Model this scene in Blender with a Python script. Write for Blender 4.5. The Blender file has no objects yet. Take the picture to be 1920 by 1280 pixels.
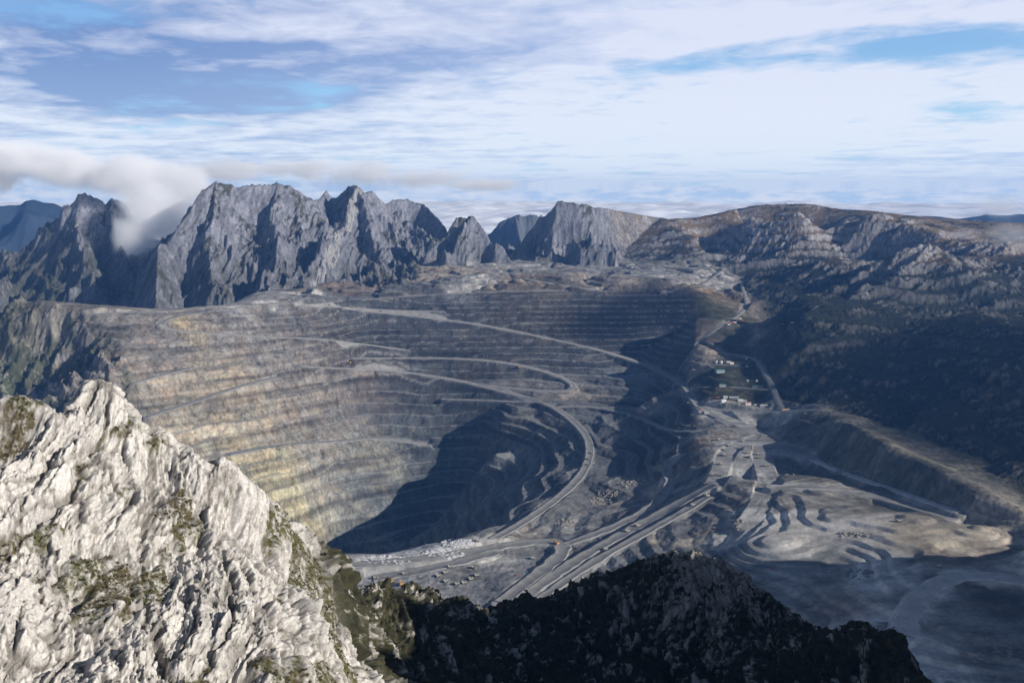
import bpy, math, random
import numpy as np
from math import radians, tan, sin, cos, atan, atan2, hypot, pi

# ------------------------------------------------------------------ camera, sky, sun, exposure
sc = bpy.context.scene
COL = sc.collection
F, CX, CY = 1844.0, 960.0, 640.0           # focal length and centre in photo pixels (1920 wide)
PITCH = atan(275 / F)
cam = bpy.data.cameras.new("camera"); cam_o = bpy.data.objects.new("camera", cam); COL.objects.link(cam_o)
cam.sensor_width = 36.0; cam.lens = 36.0 * F / 1920.0
cam.clip_start = 1.0; cam.clip_end = 200000.0
cam_o.location = (0, 0, 0); cam_o.rotation_euler = (radians(90) - PITCH, 0, 0)
sc.camera = cam_o
sc.view_settings.view_transform = 'Standard'; sc.view_settings.look = 'None'
sc.view_settings.exposure = 0.22; sc.view_settings.gamma = 1.0
try: sc.view_settings.use_curve_mapping = False
except Exception: pass
sc.cycles.use_denoising = True
sc.cycles.volume_bounces = 14
sc.cycles.max_bounces = 16; sc.cycles.diffuse_bounces = 2; sc.cycles.glossy_bounces = 1

SUN_EL, SUN_V = radians(22), (0.925, -0.38)      # horizontal direction towards the sun
sun = bpy.data.lights.new("sun", 'SUN'); sun_o = bpy.data.objects.new("sun", sun); COL.objects.link(sun_o)
sun.energy = 5.0; sun.angle = radians(0.5); sun.color = (1.0, 0.93, 0.84)
_h = hypot(*SUN_V)
SX, SY, SZ = SUN_V[0] / _h * cos(SUN_EL), SUN_V[1] / _h * cos(SUN_EL), sin(SUN_EL)
sun_o.rotation_euler = (radians(90) - SUN_EL, 0, atan2(SX, -SY))

world = bpy.data.worlds.new("World"); sc.world = world; world.use_nodes = True


class NT:
    """small helper to write node trees"""
    def __init__(s, tree): s.t = tree; s.n = tree.nodes; s.l = tree.links
    def new(s, kind, **kw):
        nd = s.n.new(kind)
        for k, v in kw.items(): setattr(nd, k, v)
        return nd
    def put(s, sock, v):
        if isinstance(v, bpy.types.NodeSocket): s.l.new(v, sock)
        elif v is not None:
            if sock.type == 'RGBA' and hasattr(v, '__len__') and len(v) == 3: v = (*v, 1)
            sock.default_value = v
    def math(s, op, a, b=None, c=None, clamp=False):
        nd = s.new('ShaderNodeMath', operation=op); nd.use_clamp = clamp
        for i, v in enumerate((a, b, c)): s.put(nd.inputs[i], v)
        return nd.outputs[0]
    def mix(s, f, a, b, mode='MIX'):
        nd = s.new('ShaderNodeMix', data_type='RGBA'); nd.blend_type = mode
        s.put(nd.inputs[0], f); s.put(nd.inputs[6], a); s.put(nd.inputs[7], b)
        return nd.outputs[2]
    def mapr(s, v, a, b, c=0.0, d=1.0, smooth=True):
        nd = s.new('ShaderNodeMapRange'); nd.interpolation_type = 'SMOOTHSTEP' if smooth else 'LINEAR'
        for i, q in enumerate((v, a, b, c, d)): s.put(nd.inputs[i], q)
        return nd.outputs[0]
    def noise(s, vec, scale, detail=4, rough=0.55, dist=0.0):
        nd = s.new('ShaderNodeTexNoise')
        s.put(nd.inputs['Vector'], vec); nd.inputs['Scale'].default_value = scale
        nd.inputs['Detail'].default_value = detail; nd.inputs['Roughness'].default_value = rough
        nd.inputs['Distortion'].default_value = dist
        return nd.outputs[0]
    def xyz(s, x, y, z):
        nd = s.new('ShaderNodeCombineXYZ'); s.put(nd.inputs[0], x); s.put(nd.inputs[1], y); s.put(nd.inputs[2], z)
        return nd.outputs[0]


# ------------------------------------------------------------------ projection helpers
cP, sP = cos(PITCH), sin(PITCH)
def ray(px, py):
    a = (px - CX) / F; b = (CY - py) / F
    return a, cP + b * sP, -sP + b * cP
def tdep(px, py):
    d = ray(px, py); return -d[2] / hypot(d[0], d[1])
def PZ(px, py, z):
    d = ray(px, py); t = z / d[2]; return (d[0] * t, d[1] * t, z)
def PD(px, py, D):
    d = ray(px, py); t = D / hypot(d[0], d[1]); return (d[0] * t, d[1] * t, d[2] * t)

def build_world():
    w = NT(world.node_tree); w.n.clear()
    out = w.new('ShaderNodeOutputWorld'); bg = w.new('ShaderNodeBackground'); w.l.new(bg.outputs[0], out.inputs[0])
    bg.inputs[1].default_value = 1.0
    sky = w.new('ShaderNodeTexSky', sky_type='NISHITA'); sky.sun_disc = False
    sky.sun_elevation = SUN_EL; sky.sun_rotation = atan2(SX, SY); sky.altitude = 4500
    skyc = w.mix(1.0, sky.outputs[0], (0.11, 0.135, 0.13), 'MULTIPLY')
    tc = w.new('ShaderNodeTexCoord'); sp = w.new('ShaderNodeSeparateXYZ'); w.l.new(tc.outputs['Generated'], sp.inputs[0])
    x, y, z = sp.outputs
    zc = w.math('MAXIMUM', z, 0.012)
    den = w.math('ADD', zc, 0.055)
    u, v = w.math('DIVIDE', x, den), w.math('DIVIDE', y, den)
    # stratus layers seen in perspective: soft streaks running across the view
    def layer(su, sv, off, det, rough, dist=0.3):
        return w.noise(w.xyz(w.math('MULTIPLY', u, su), w.math('ADD', w.math('MULTIPLY', v, sv), w.math('MULTIPLY', u, 0.22)), off), 1.0, det, rough, dist)
    big = layer(0.75, 0.62, 3.3, 5, 0.5)
    mid = layer(1.9, 1.7, 7.7, 6, 0.55)
    low = layer(0.5, 0.8, 23.4, 4, 0.5)
    fine = layer(4.5, 3.4, 13.1, 4, 0.6, 0.6)
    az = w.math('ARCTAN2', x, y)
    def bank(px, py, wa, wz):                # a soft elliptical weather patch at a sky direction
        d = ray(px, py); l = math.sqrt(d[0] ** 2 + d[1] ** 2 + d[2] ** 2)
        a0, z0 = atan2(d[0], d[1]), d[2] / l
        q = w.math('ADD', w.math('POWER', w.math('ABSOLUTE', w.math('DIVIDE', w.math('SUBTRACT', az, a0), wa)), 2.0),
                   w.math('POWER', w.math('ABSOLUTE', w.math('DIVIDE', w.math('SUBTRACT', z, z0), wz)), 2.0))
        return w.math('EXPONENT', w.math('MULTIPLY', q, -1.0))
    def total(lst):
        t = None
        for amp, args in lst:
            k = w.math('MULTIPLY', bank(*args), amp); t = k if t is None else w.math('ADD', t, k)
        return t
    side = w.mapr(x, -0.40, 0.22)
    gaps = total([(0.17, (590, 165, .040, .010)), (0.14, (600, 200, .025, .005)), (0.16, (1330, 118, .10, .012)), (0.20, (1850, 85, .10, .020)), (0.13, (1560, 75, .07, .010)), (0.05, (250, 190, .05, .012)), (0.10, (1850, 200, .06, .008)), (0.10, (900, 395, .07, .01))])
    cover = w.math('SUBTRACT', w.math('ADD', w.math('ADD', w.math('MULTIPLY', big, 0.45), w.math('MULTIPLY', mid, 0.4)), w.math('MULTIPLY', fine, 0.15)), gaps)
    holes = w.mapr(cover, 0.27, 0.46)
    greys = total([(0.34, (330, 180, .16, .020)), (0.13, (800, 110, .22, .03)), (0.10, (200, 60, .20, .02)), (0.09, (1050, 60, .12, .02)), (0.10, (1800, 300, .12, .008)), (-0.14, (90, 200, .10, .018)), (-0.10, (1300, 230, .25, .04)), (-0.10, (500, 60, .12, .012)), (-0.07, (1500, 50, .2, .02))])
    shade = w.math('ADD', w.math('ADD', w.math('MULTIPLY', low, 0.40), w.math('MULTIPLY', mid, 0.40)), w.math('MULTIPLY', fine, 0.20))
    shade = w.math('SUBTRACT', w.math('ADD', shade, w.math('MULTIPLY', side, 0.07)), greys)
    shade = w.mapr(shade, 0.385, 0.57, smooth=False)
    hb = w.mapr(z, 0.01, 0.17, 1.0, 0.0)                 # brighter towards the horizon
    dark = w.mix(side, (0.17, 0.28, 0.56), (0.43, 0.54, 0.80))
    dark = w.mix(w.math('MULTIPLY', hb, 0.5), dark, (0.56, 0.72, 0.94))
    lit = w.mix(hb, (0.76, 0.80, 0.94), (0.84, 0.91, 0.99))
    cl = w.mix(shade, dark, lit)
    blue = w.mix(0.65, skyc, w.mix(hb, (0.26, 0.50, 0.88), (0.44, 0.76, 0.97)))
    c = w.mix(w.math('ADD', w.math('MULTIPLY', holes, 0.90), 0.04), blue, cl)
    # distant cumulus tops on the horizon
    cn = w.noise(w.xyz(w.math('MULTIPLY', az, 24.0), w.math('MULTIPLY', z, 70.0), 1.5), 1.0, 6, 0.6)
    cl2 = w.mapr(w.math('SUBTRACT', w.math('ADD', w.math('MULTIPLY', cn, 0.030), -0.009), z), -0.001, 0.002)
    cs = w.mapr(w.noise(w.xyz(w.math('MULTIPLY', az, 34.0), w.math('MULTIPLY', z, 150.0), 4.5), 1.0, 5, 0.6), 0.35, 0.60)
    cc = w.mix(cs, (0.56, 0.73, 0.93), (0.93, 0.96, 1.0))
    c = w.mix(w.math('MULTIPLY', cl2, 0.9), c, cc)
    # unseen sky above the frame, darkened to lower the ambient light
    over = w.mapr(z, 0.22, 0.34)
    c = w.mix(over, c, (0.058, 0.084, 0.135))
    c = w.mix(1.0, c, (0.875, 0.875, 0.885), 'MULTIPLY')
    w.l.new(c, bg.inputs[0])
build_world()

# ------------------------------------------------------------------ numpy noise
_r = np.random.RandomState(7)
PERM = _r.permutation(4096).astype(np.int64)
GA = _r.rand(4096) * 2 * pi; GX, GY = np.cos(GA), np.sin(GA)
RV = _r.rand(4096); RV2 = _r.rand(4096)
def _h2(i, j, s): return PERM[(PERM[(i + s * 131) & 4095] + j) & 4095]
def n2(x, y, s=0):
    xi = np.floor(x); yi = np.floor(y); fx = x - xi; fy = y - yi
    xi = xi.astype(np.int64); yi = yi.astype(np.int64)
    u = fx * fx * fx * (fx * (fx * 6 - 15) + 10); v = fy * fy * fy * (fy * (fy * 6 - 15) + 10)
    def g(a, b):
        h = _h2(xi + a, yi + b, s); return GX[h] * (fx - a) + GY[h] * (fy - b)
    a0 = g(0, 0); b0 = g(1, 0); c0 = g(0, 1); d0 = g(1, 1)
    return ((a0 + u * (b0 - a0)) * (1 - v) + (c0 + u * (d0 - c0)) * v) * 1.5
def fbm(x, y, o=4, s=0, r=0.5, l=2.03):
    t = 0; a = 1; n = 0
    for k in range(o):
        t = t + a * n2(x, y, s + k * 7); n += a; a *= r; x = x * l + 3.1; y = y * l - 1.7
    return t / n
def ridged(x, y, o=4, s=0, r=0.5, l=2.07):
    t = 0; a = 1; n = 0; w = 1
    for k in range(o):
        q = 1 - np.abs(n2(x, y, s + k * 7)) * 1.6; q = np.clip(q, 0, 1) ** 2
        t = t + a * q * w; w = np.clip(q * 1.4, 0, 1); n += a; a *= r; x = x * l + 5.1; y = y * l - 2.7
    return t / n
def worley(x, y, s=0):
    xi = np.floor(x).astype(np.int64); yi = np.floor(y).astype(np.int64)
    f1 = np.full(x.shape, 9.0); f2 = np.full(x.shape, 9.0); idr = np.zeros(x.shape); tl = np.zeros(x.shape)
    for a in (-1, 0, 1):
        for b in (-1, 0, 1):
            h = _h2(xi + a, yi + b, s)
            d = np.hypot(xi + a + RV[h] - x, yi + b + RV2[h] - y)
            m = d < f1
            f2 = np.where(m, f1, np.minimum(f2, d)); idr = np.where(m, GX[h], idr); f1 = np.where(m, d, f1)
            tl = np.where(m, (x - xi - a - RV[h]) * GY[h] + (y - yi - b - RV2[h]) * GX[(h * 7) & 4095], tl)
    return f1, f2, idr, tl
def sstep(a, b, v):
    t = np.clip((v - a) / (b - a), 0, 1); return t * t * (3 - 2 * t)
def lerp(a, b, t): return a + (b - a) * t

# ------------------------------------------------------------------ scattered data surface (multiquadric)
class Surf:
    def __init__(s, pts, c, smooth=0.0):
        p = np.array(pts, float); s.p = p[:, :2]; s.c = c
        d = np.hypot(p[:, None, 0] - p[None, :, 0], p[:, None, 1] - p[None, :, 1])
        n = len(p); A = np.zeros((n + 3, n + 3)); A[:n, :n] = -np.sqrt(d * d + c * c)
        A[:n, :n] += np.eye(n) * smooth
        A[:n, n] = 1; A[:n, n + 1:] = p[:, :2] / 1000; A[n, :n] = 1; A[n + 1:, :n] = (p[:, :2] / 1000).T
        b = np.zeros(n + 3); b[:n] = p[:, 2]
        s.w = np.linalg.lstsq(A, b, rcond=None)[0]; s.n = n
    def __call__(s, x, y):
        sh = x.shape; x = x.ravel(); y = y.ravel(); o = np.empty(x.size)
        for i in range(0, x.size, 20000):
            xs = x[i:i + 20000, None]; ys = y[i:i + 20000, None]
            o[i:i + 20000] = -np.sqrt((xs - s.p[:, 0]) ** 2 + (ys - s.p[:, 1]) ** 2 + s.c ** 2) @ s.w[:s.n] \
                + s.w[s.n] + xs[:, 0] / 1000 * s.w[s.n + 1] + ys[:, 0] / 1000 * s.w[s.n + 2]
        return o.reshape(sh)

def upsample(fn, AZ, LD, k):
    """evaluate fn on every k-th row/column of the polar grid and interpolate"""
    a = np.linspace(AZ[0], AZ[-1], len(AZ) // k + 2); d = np.linspace(LD[0], LD[-1], len(LD) // k + 2)
    A, L = np.meshgrid(a, d); R = np.exp(L); Z = fn(R * np.sin(A), R * np.cos(A))
    fa = (AZ - a[0]) / (a[1] - a[0]); fd = (LD - d[0]) / (d[1] - d[0])
    ia = np.clip(fa.astype(int), 0, len(a) - 2); idd = np.clip(fd.astype(int), 0, len(d) - 2)
    ta = (fa - ia)[None, :]; td = (fd - idd)[:, None]
    q = Z[idd]; q1 = Z[idd + 1]
    t0 = q[:, ia] * (1 - ta) + q[:, ia + 1] * ta; t1 = q1[:, ia] * (1 - ta) + q1[:, ia + 1] * ta
    return t0 * (1 - td) + t1 * td

def polydist(x, y, pl, chunk=None):
    """distance to a polyline, its interpolated extra values and the signed side; pl rows: x,y,v..."""
    pl = np.array(pl, float)
    best = np.full(x.shape, 1e9); val = np.zeros(x.shape); side = np.ones(x.shape)
    for k in range(len(pl) - 1):
        ax, ay, bx, by = pl[k, 0], pl[k, 1], pl[k + 1, 0], pl[k + 1, 1]
        L2 = (bx - ax) ** 2 + (by - ay) ** 2 + 1e-9
        t = np.clip(((x - ax) * (bx - ax) + (y - ay) * (by - ay)) / L2, 0, 1)
        d = np.hypot(x - ax - t * (bx - ax), y - ay - t * (by - ay))
        m = d < best
        best = np.where(m, d, best); val = np.where(m, pl[k, 2] + t * (pl[k + 1, 2] - pl[k, 2]), val)
        side = np.where(m, np.sign((bx - ax) * (y - ay) - (by - ay) * (x - ax)), side)
    return best, val, side
def inpoly(x, y, pl):
    pl = np.array(pl)[:, :2]; r = np.zeros(x.shape, bool); n = len(pl)
    for i in range(n):
        x1, y1 = pl[i]; x2, y2 = pl[(i + 1) % n]
        c = ((y1 > y) != (y2 > y)) & (x < (x2 - x1) * (y - y1) / (y2 - y1 + 1e-12) + x1)
        r ^= c
    return r
def polymask(x, y, pl, soft):
    cl = [tuple(p[:2]) + (0,) for p in pl]; cl.append(cl[0])
    d, _, _ = polydist(x, y, cl); d = np.where(inpoly(x, y, pl), d, -d)
    return sstep(-soft, soft, d)

# ------------------------------------------------------------------ meshes and materials
def grid_mesh(name, X, Y, Z, C=None, mat=None, face_mask=None, smooth=True):
    R, K = X.shape
    idx = np.arange(R * K).reshape(R, K)
    q = np.stack([idx[:-1, :-1], idx[:-1, 1:], idx[1:, 1:], idx[1:, :-1]], -1).reshape(-1, 4)
    if face_mask is not None: q = q[face_mask.ravel()]
    used = np.zeros(R * K, bool); used[q.ravel()] = True
    remap = np.cumsum(used) - 1; q = remap[q]
    co = np.stack([X.ravel(), Y.ravel(), Z.ravel()], -1)[used]
    me = bpy.data.meshes.new(name); me.vertices.add(len(co)); me.vertices.foreach_set('co', co.astype(np.float32).ravel())
    me.loops.add(q.size); me.loops.foreach_set('vertex_index', q.astype(np.int32).ravel())
    me.polygons.add(len(q)); me.polygons.foreach_set('loop_start', np.arange(0, q.size, 4, dtype=np.int32))
    try: me.polygons.foreach_set('loop_total', np.full(len(q), 4, np.int32))
    except Exception: pass
    me.update(calc_edges=True)
    if smooth: me.polygons.foreach_set('use_smooth', np.ones(len(q), bool))
    if C is not None:
        at = me.color_attributes.new('Col', 'FLOAT_COLOR', 'POINT')
        c4 = np.ones((len(co), 4), np.float32); c4[:, :3] = C.reshape(-1, 3)[used]
        at.data.foreach_set('color', c4.ravel())
    if mat: me.materials.append(mat)
    o = bpy.data.objects.new(name, me); COL.objects.link(o)
    return o

def mat_ground(name, scale, bump, bdist, var=0.35, rough=0.9, streak=None):
    m = bpy.data.materials.new(name); m.use_nodes = True; t = NT(m.node_tree)
    b = m.node_tree.nodes['Principled BSDF']; b.inputs['Roughness'].default_value = rough
    b.inputs['Specular IOR Level'].default_value = 0.15
    at = t.new('ShaderNodeVertexColor', layer_name='Col')
    ge = t.new('ShaderNodeNewGeometry'); pos = ge.outputs['Position']
    if streak:
        mp = t.new('ShaderNodeMapping'); t.l.new(pos, mp.inputs[0]); mp.inputs['Scale'].default_value = streak
        pos = mp.outputs[0]
    n = t.noise(pos, scale, 8, 0.65)
    f = t.mapr(n, 0.25, 0.75, 1 - var, 1 + var, False)
    cc = t.new('ShaderNodeVectorMath', operation='SCALE'); t.l.new(at.outputs[0], cc.inputs[0]); t.l.new(f, cc.inputs['Scale'])
    t.l.new(cc.outputs[0], b.inputs['Base Color'])
    n2_ = t.noise(pos, scale * 1.7, 8, 0.7)
    bp = t.new('ShaderNodeBump'); bp.inputs['Strength'].default_value = bump; bp.inputs['Distance'].default_value = bdist
    t.l.new(n2_, bp.inputs['Height']); t.l.new(bp.outputs[0], b.inputs['Normal'])
    return m
_mats = {}
def flat(name, col, rough=0.7, metal=0.0, var=0.12, scale=0.5):
    if name in _mats: return _mats[name]
    m = bpy.data.materials.new(name); m.use_nodes = True; t = NT(m.node_tree)
    b = m.node_tree.nodes['Principled BSDF']; b.inputs['Roughness'].default_value = rough; b.inputs['Metallic'].default_value = metal
    ge = t.new('ShaderNodeNewGeometry')
    f = t.mapr(t.noise(ge.outputs['Position'], scale, 5, 0.6), 0.25, 0.75, 1 - var, 1 + var, False)
    cc = t.new('ShaderNodeVectorMath', operation='SCALE'); cc.inputs[0].default_value = col; t.l.new(f, cc.inputs['Scale'])
    t.l.new(cc.outputs[0], b.inputs['Base Color']); _mats[name] = m
    return m
def tag(o, label=None, cat=None, group=None, kind=None):
    if label: o['label'] = label
    if cat: o['category'] = cat
    if group: o['group'] = group
    if kind: o['kind'] = kind
    return o

# ------------------------------------------------------------------ survey of the mine: photo pixel -> real height
def column(px, y0, z0, segs, step=55):
    """walk down a photo column from (y0, z0); each segment (y, slope in degrees towards the camera)"""
    out = [PZ(px, y0, z0)]; D = hypot(out[0][0], out[0][1]); z = z0; yy = y0
    for y, s in segs:
        k = max(1, int(round((y - yy) / step))); ts = tan(radians(s))
        for i in range(1, k + 1):
            yc = yy + (y - yy) * i / k; td = tdep(px, yc)
            Dn = (-z + ts * D) / (td + ts); z = -td * Dn; D = Dn
            out.append(PZ(px, yc, z))
        yy = y
    return out

CP = []
CP += column(300, 582, -470, [(592, 6), (640, 26), (800, 34), (900, 37)])
CP += column(420, 573, -470, [(590, 6), (640, 34), (850, 35), (862, 4), (960, 40)])
CP += column(560, 560, -470, [(574, 7), (828, 35), (842, 4), (1000, 40)])
CP += column(700, 545, -468, [(572, 16), (820, 35), (834, 4), (1032, 40)])
CP += column(800, 545, -465, [(560, 20), (750, 36), (985, 39)])
CP += column(900, 545, -462, [(714, 36), (724, 8), (850, 37), (900, 30)])
CP += column(1000, 545, -460, [(695, 36), (735, 14), (770, 18)])
CP += column(1100, 543, -458, [(648, 36), (656, 8), (700, 33), (738, 12)])
CP += column(1200, 545, -460, [(676, 38), (686, 8)])
CP += column(1250, 546, -465, [(660, 39)])
CP += [PZ(*p) for p in [
    # rim, left shoulder and the slope outside it
    (30, 568, -440), (100, 585, -465), (180, 590, -472), (100, 650, -590), (100, 730, -720), (20, 640, -570), (20, 740, -740), (200, 680, -600), (240, 760, -740),
    # right rim and the valley with the camp
    (1300, 548, -468), (1300, 600, -556), (1300, 650, -636), (1240, 640, -660), (1275, 690, -735), (1290, 725, -745), (1310, 770, -750), (1340, 800, -762),
    (1390, 528, -470), (1400, 570, -540), (1380, 600, -568), (1340, 625, -600), (1410, 610, -590), (1480, 605, -590), (1400, 660, -662), (1350, 662, -650),
    (1350, 695, -682), (1400, 700, -690), (1340, 725, -705), (1420, 725, -712), (1380, 750, -722), (1450, 740, -722), (1470, 765, -728), (1400, 770, -738),
    # between the ramps, right flank of the bowl
    (1150, 735, -815), (1200, 720, -790), (1170, 712, -782), (1225, 745, -788), (1270, 745, -768), (1290, 790, -768), (1240, 790, -815), (1200, 765, -845), (1160, 772, -855), (1250, 808, -805), (1320, 802, -775),
    (1105, 800, -872), (1110, 830, -882), (1098, 890, -893), (1050, 930, -898), (960, 990, -905), (1040, 765, -862),
    (1150, 850, -888), (1200, 850, -868), (1180, 885, -880), (1250, 850, -822), (1130, 930, -890), (1170, 905, -868), (1230, 885, -848),
    (1250, 905, -850), (1200, 955, -868), (1100, 1010, -888), (1290, 870, -800), (1310, 900, -815), (1300, 950, -830), (1250, 985, -848),
    (1020, 800, -900), (1040, 850, -925), (1050, 890, -905), (1000, 860, -965), (1000, 920, -935), (960, 850, -985), (930, 850, -985), (960, 930, -960), (900, 955, -1020), (950, 960, -930),
    (930, 800, -935), (920, 900, -1040), (880, 900, -1080), (850, 950, -1130), (850, 990, -1120), (760, 1000, -1290),
    # near shelf and haul roads towards the camera
    (640, 1040, -905), (700, 1045, -910), (800, 1020, -908), (870, 1000, -905), (920, 985, -902), (700, 1080, -925), (800, 1080, -912), (900, 1050, -908), (850, 1110, -925),
    (950, 1040, -902), (1050, 1030, -898), (1050, 1090, -905), (950, 1120, -915), (1150, 1030, -880), (1200, 1010, -866), (1150, 1080, -895), (1240, 1040, -860), (1000, 1140, -925), (900, 1150, -935),
    # yard, fans and dump on the right
    (1400, 815, -770), (1350, 850, -772), (1420, 850, -772), (1440, 820, -770), (1480, 850, -775), (1350, 890, -776), (1400, 900, -800), (1440, 900, -780), (1440, 940, -782), (1400, 960, -800), (1380, 1010, -815),
    (1430, 1010, -788), (1500, 980, -784), (1600, 1000, -776), (1560, 900, -765), (1500, 890, -784), (1690, 985, -758), (1640, 950, -764), (1540, 855, -768), (1600, 1050, -800), (1500, 1070, -812),
    (1460, 800, -768), (1500, 830, -766), (1650, 910, -762), (1760, 960, -760), (1850, 985, -755), 
    (1760, 1015, -770), (1900, 1040, -768),
    (1450, 780, -752),
    (1700, 1060, -775), (1850, 1050, -765), (1920, 1030, -750), (1640, 1120, -800), (1700, 1180, -805), (1800, 1120, -785), (1900, 1100, -780), (1920, 1200, -800), (1750, 1250, -825), (1560, 1140, -820), (1450, 1100, -830), (1350, 1060, -835),
    # right mountain
    (1500, 700, -640), (1500, 600, -500), (1500, 550, -430), (1500, 500, -375), (1500, 450, -285), (1420, 520, -440), (1440, 560, -500), (1400, 490, -400), (1400, 440, -270), (1460, 640, -590),
    (1580, 740, -670), (1600, 650, -575), (1600, 560, -450), (1600, 500, -362), (1700, 740, -660), (1700, 700, -620), (1700, 620, -540), (1700, 560, -465), (1700, 500, -370),
    (1800, 760, -650), (1800, 680, -560), (1800, 600, -485), (1800, 545, -440), (1800, 505, -345), (1800, 460, -295), (1920, 800, -660), (1920, 700, -575), (1920, 620, -500), (1920, 540, -440), (1920, 495, -335), (1920, 460, -290),
    (1300, 490, -395), (1300, 450, -285), (1200, 485, -400), (1200, 450, -330), (1340, 480, -390), (1250, 470, -350),
    # plateau behind the far rim
    (600, 520, -455), (640, 505, -448), (720, 487, -430), (760, 472, -400), (700, 520, -450), (800, 500, -425), (900, 492, -418), (1000, 492, -418), (1100, 492, -415), (1200, 495, -415), (1300, 505, -425), (1340, 515, -440),
    (800, 530, -452), (900, 520, -440), (1000, 520, -440), (1100, 515, -435), (1250, 530, -455), (520, 545, -470), (470, 552, -475), (580, 500, -430),
]]
CP += [PD(*p) for p in [
    (1380, 391, 6900), (1420, 384, 7000), (1500, 383, 7000), (1560, 390, 7000), (1620, 394, 6900), (1700, 405, 6800), (1800, 413, 6900), (1920, 420, 7000), (1300, 409, 6700), (1250, 412, 6600),
    (1500, 415, 6500), (1620, 408, 6550), (1690, 412, 6480), (1800, 440, 6200), (1400, 415, 6500),
    (1640, 418, 6430), (1590, 422, 6450), (1690, 420, 6400), (1640, 464, 6330), (1590, 462, 6350), (1555, 442, 6380), (1685, 458, 6320), (1640, 490, 6000), (1640, 478, 5350), (1720, 470, 5350), (1560, 476, 5400), (1720, 430, 6350), (1760, 440, 6250),
] + [(px, py + 40, 7600) for px, py in ((1300, 409), (1380, 391), (1440, 384), (1500, 383), (1560, 390), (1620, 394), (1700, 405), (1800, 413), (1920, 420))] + [
]]
CP += [  # world points: back of the shelf inside the bowl, valleys behind the ranges, off-frame ground
    (-420, 2560, -1000), (-300, 2600, -1020), (-150, 2620, -1000), (-380, 2850, -1200), (-250, 2900, -1220), (-560, 3150, -1330), (-420, 3300, -1350), (-600, 3500, -1350), (-700, 2700, -1000), (-900, 3000, -1000),
    (-1000, 1900, -1000), (-400, 1800, -960), (0, 1700, -960), (-2200, 3200, -900), (-1500, 2200, -1000), (-2600, 4200, -1100), (-1900, 4600, -950), (-2600, 5200, -1100),
    (-1500, 4500, -620), (-3500, 6000, -1250), (-3300, 7500, -1250), (-1200, 7800, -700), (-3800, 9000, -1300), (0, 8600, -900), (1500, 8800, -700), (3800, 9000, -500), (-900, 5400, -520),
    (500, 1500, -860), (1100, 1450, -840), (2400, 2000, -600), (1600, 2300, -640), (1300, 1900, -700), (2800, 3000, -480), (3400, 4500, -300), (4000, 6000, -200), (3000, 7800, -500),
]
for px, yt, ye, yb in [(1500, 826, 786, 770), (1560, 866, 806, 766), (1600, 888, 818, 776), (1650, 910, 842, 786), (1700, 931, 872, 812), (1750, 951, 896, 834), (1800, 969, 920, 856), (1850, 984, 944, 876), (1900, 998, 964, 918), (1960, 1012, 984, 950)]:
    zt = -764.0; Dt = -zt / tdep(px, yt); De = (-zt + 0.66 * Dt) / (tdep(px, ye) + 0.66); ze = -tdep(px, ye) * De   # toe, then the crest up a 33 degree face
    CP += [PZ(px, yt, zt), PZ(px, ye, ze), PZ(px, (ye + yb) / 2, ze - 1), PZ(px, yb, ze - 2)]
base_fn = Surf(CP, 55.0, 0.02)

# ------------------------------------------------------------------ polar survey grid of the whole valley
NA, ND = 1180, 1480
AZ = np.linspace(radians(-30.0), radians(30.0), NA)
LD = np.linspace(math.log(1420), math.log(9200), ND)
AA, LL = np.meshgrid(AZ, LD); RR = np.exp(LL); GXx, GYy = RR * np.sin(AA), RR * np.cos(AA)
Z0 = upsample(base_fn, AZ, LD, 3)

SKYL = [(1040, 400), (1120, 400), (1200, 404), (1260, 411), (1305, 409), (1345, 401), (1380, 392), (1420, 385), (1500, 382), (1530, 384), (1562, 389), (1620, 393), (1690, 402), (1740, 406), (1800, 410), (1860, 414), (1940, 419), (2100, 425)]
_ka = [atan2(ray(px, py)[0], ray(px, py)[1]) for px, py in SKYL]; _ke = [-tdep(px, py) for px, py in SKYL]
cap = np.interp(AZ, _ka, _ke)[None, :] * RR + fbm(GXx / 120, GYy / 120, 5, 3, 0.7) * 26 - 4
Z0 = np.where((RR > 5600) & (AA > _ka[0]), np.minimum(Z0, cap), Z0)

def cast(px, py, Z, AZg=None, LDg=None):
    """where the sight line through a photo pixel first meets the surface"""
    AZg = AZ if AZg is None else AZg; LDg = LD if LDg is None else LDg
    d = ray(px, py); az = atan2(d[0], d[1]); m = d[2] / hypot(d[0], d[1])
    fi = (az - AZg[0]) / (AZg[1] - AZg[0]); i = int(np.clip(int(fi), 0, len(AZg) - 2)); t = fi - i
    prof = Z[:, i] * (1 - t) + Z[:, i + 1] * t; Rr = np.exp(LDg); g = prof - m * Rr
    k = np.argmax(g >= 0)
    if g[k] < 0: k = len(Rr) - 1
    if k == 0: D = Rr[0]
    else: D = Rr[k - 1] + (Rr[k] - Rr[k - 1]) * (-g[k - 1]) / (g[k] - g[k - 1] + 1e-9)
    return (D * sin(az), D * cos(az), m * D)

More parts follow.
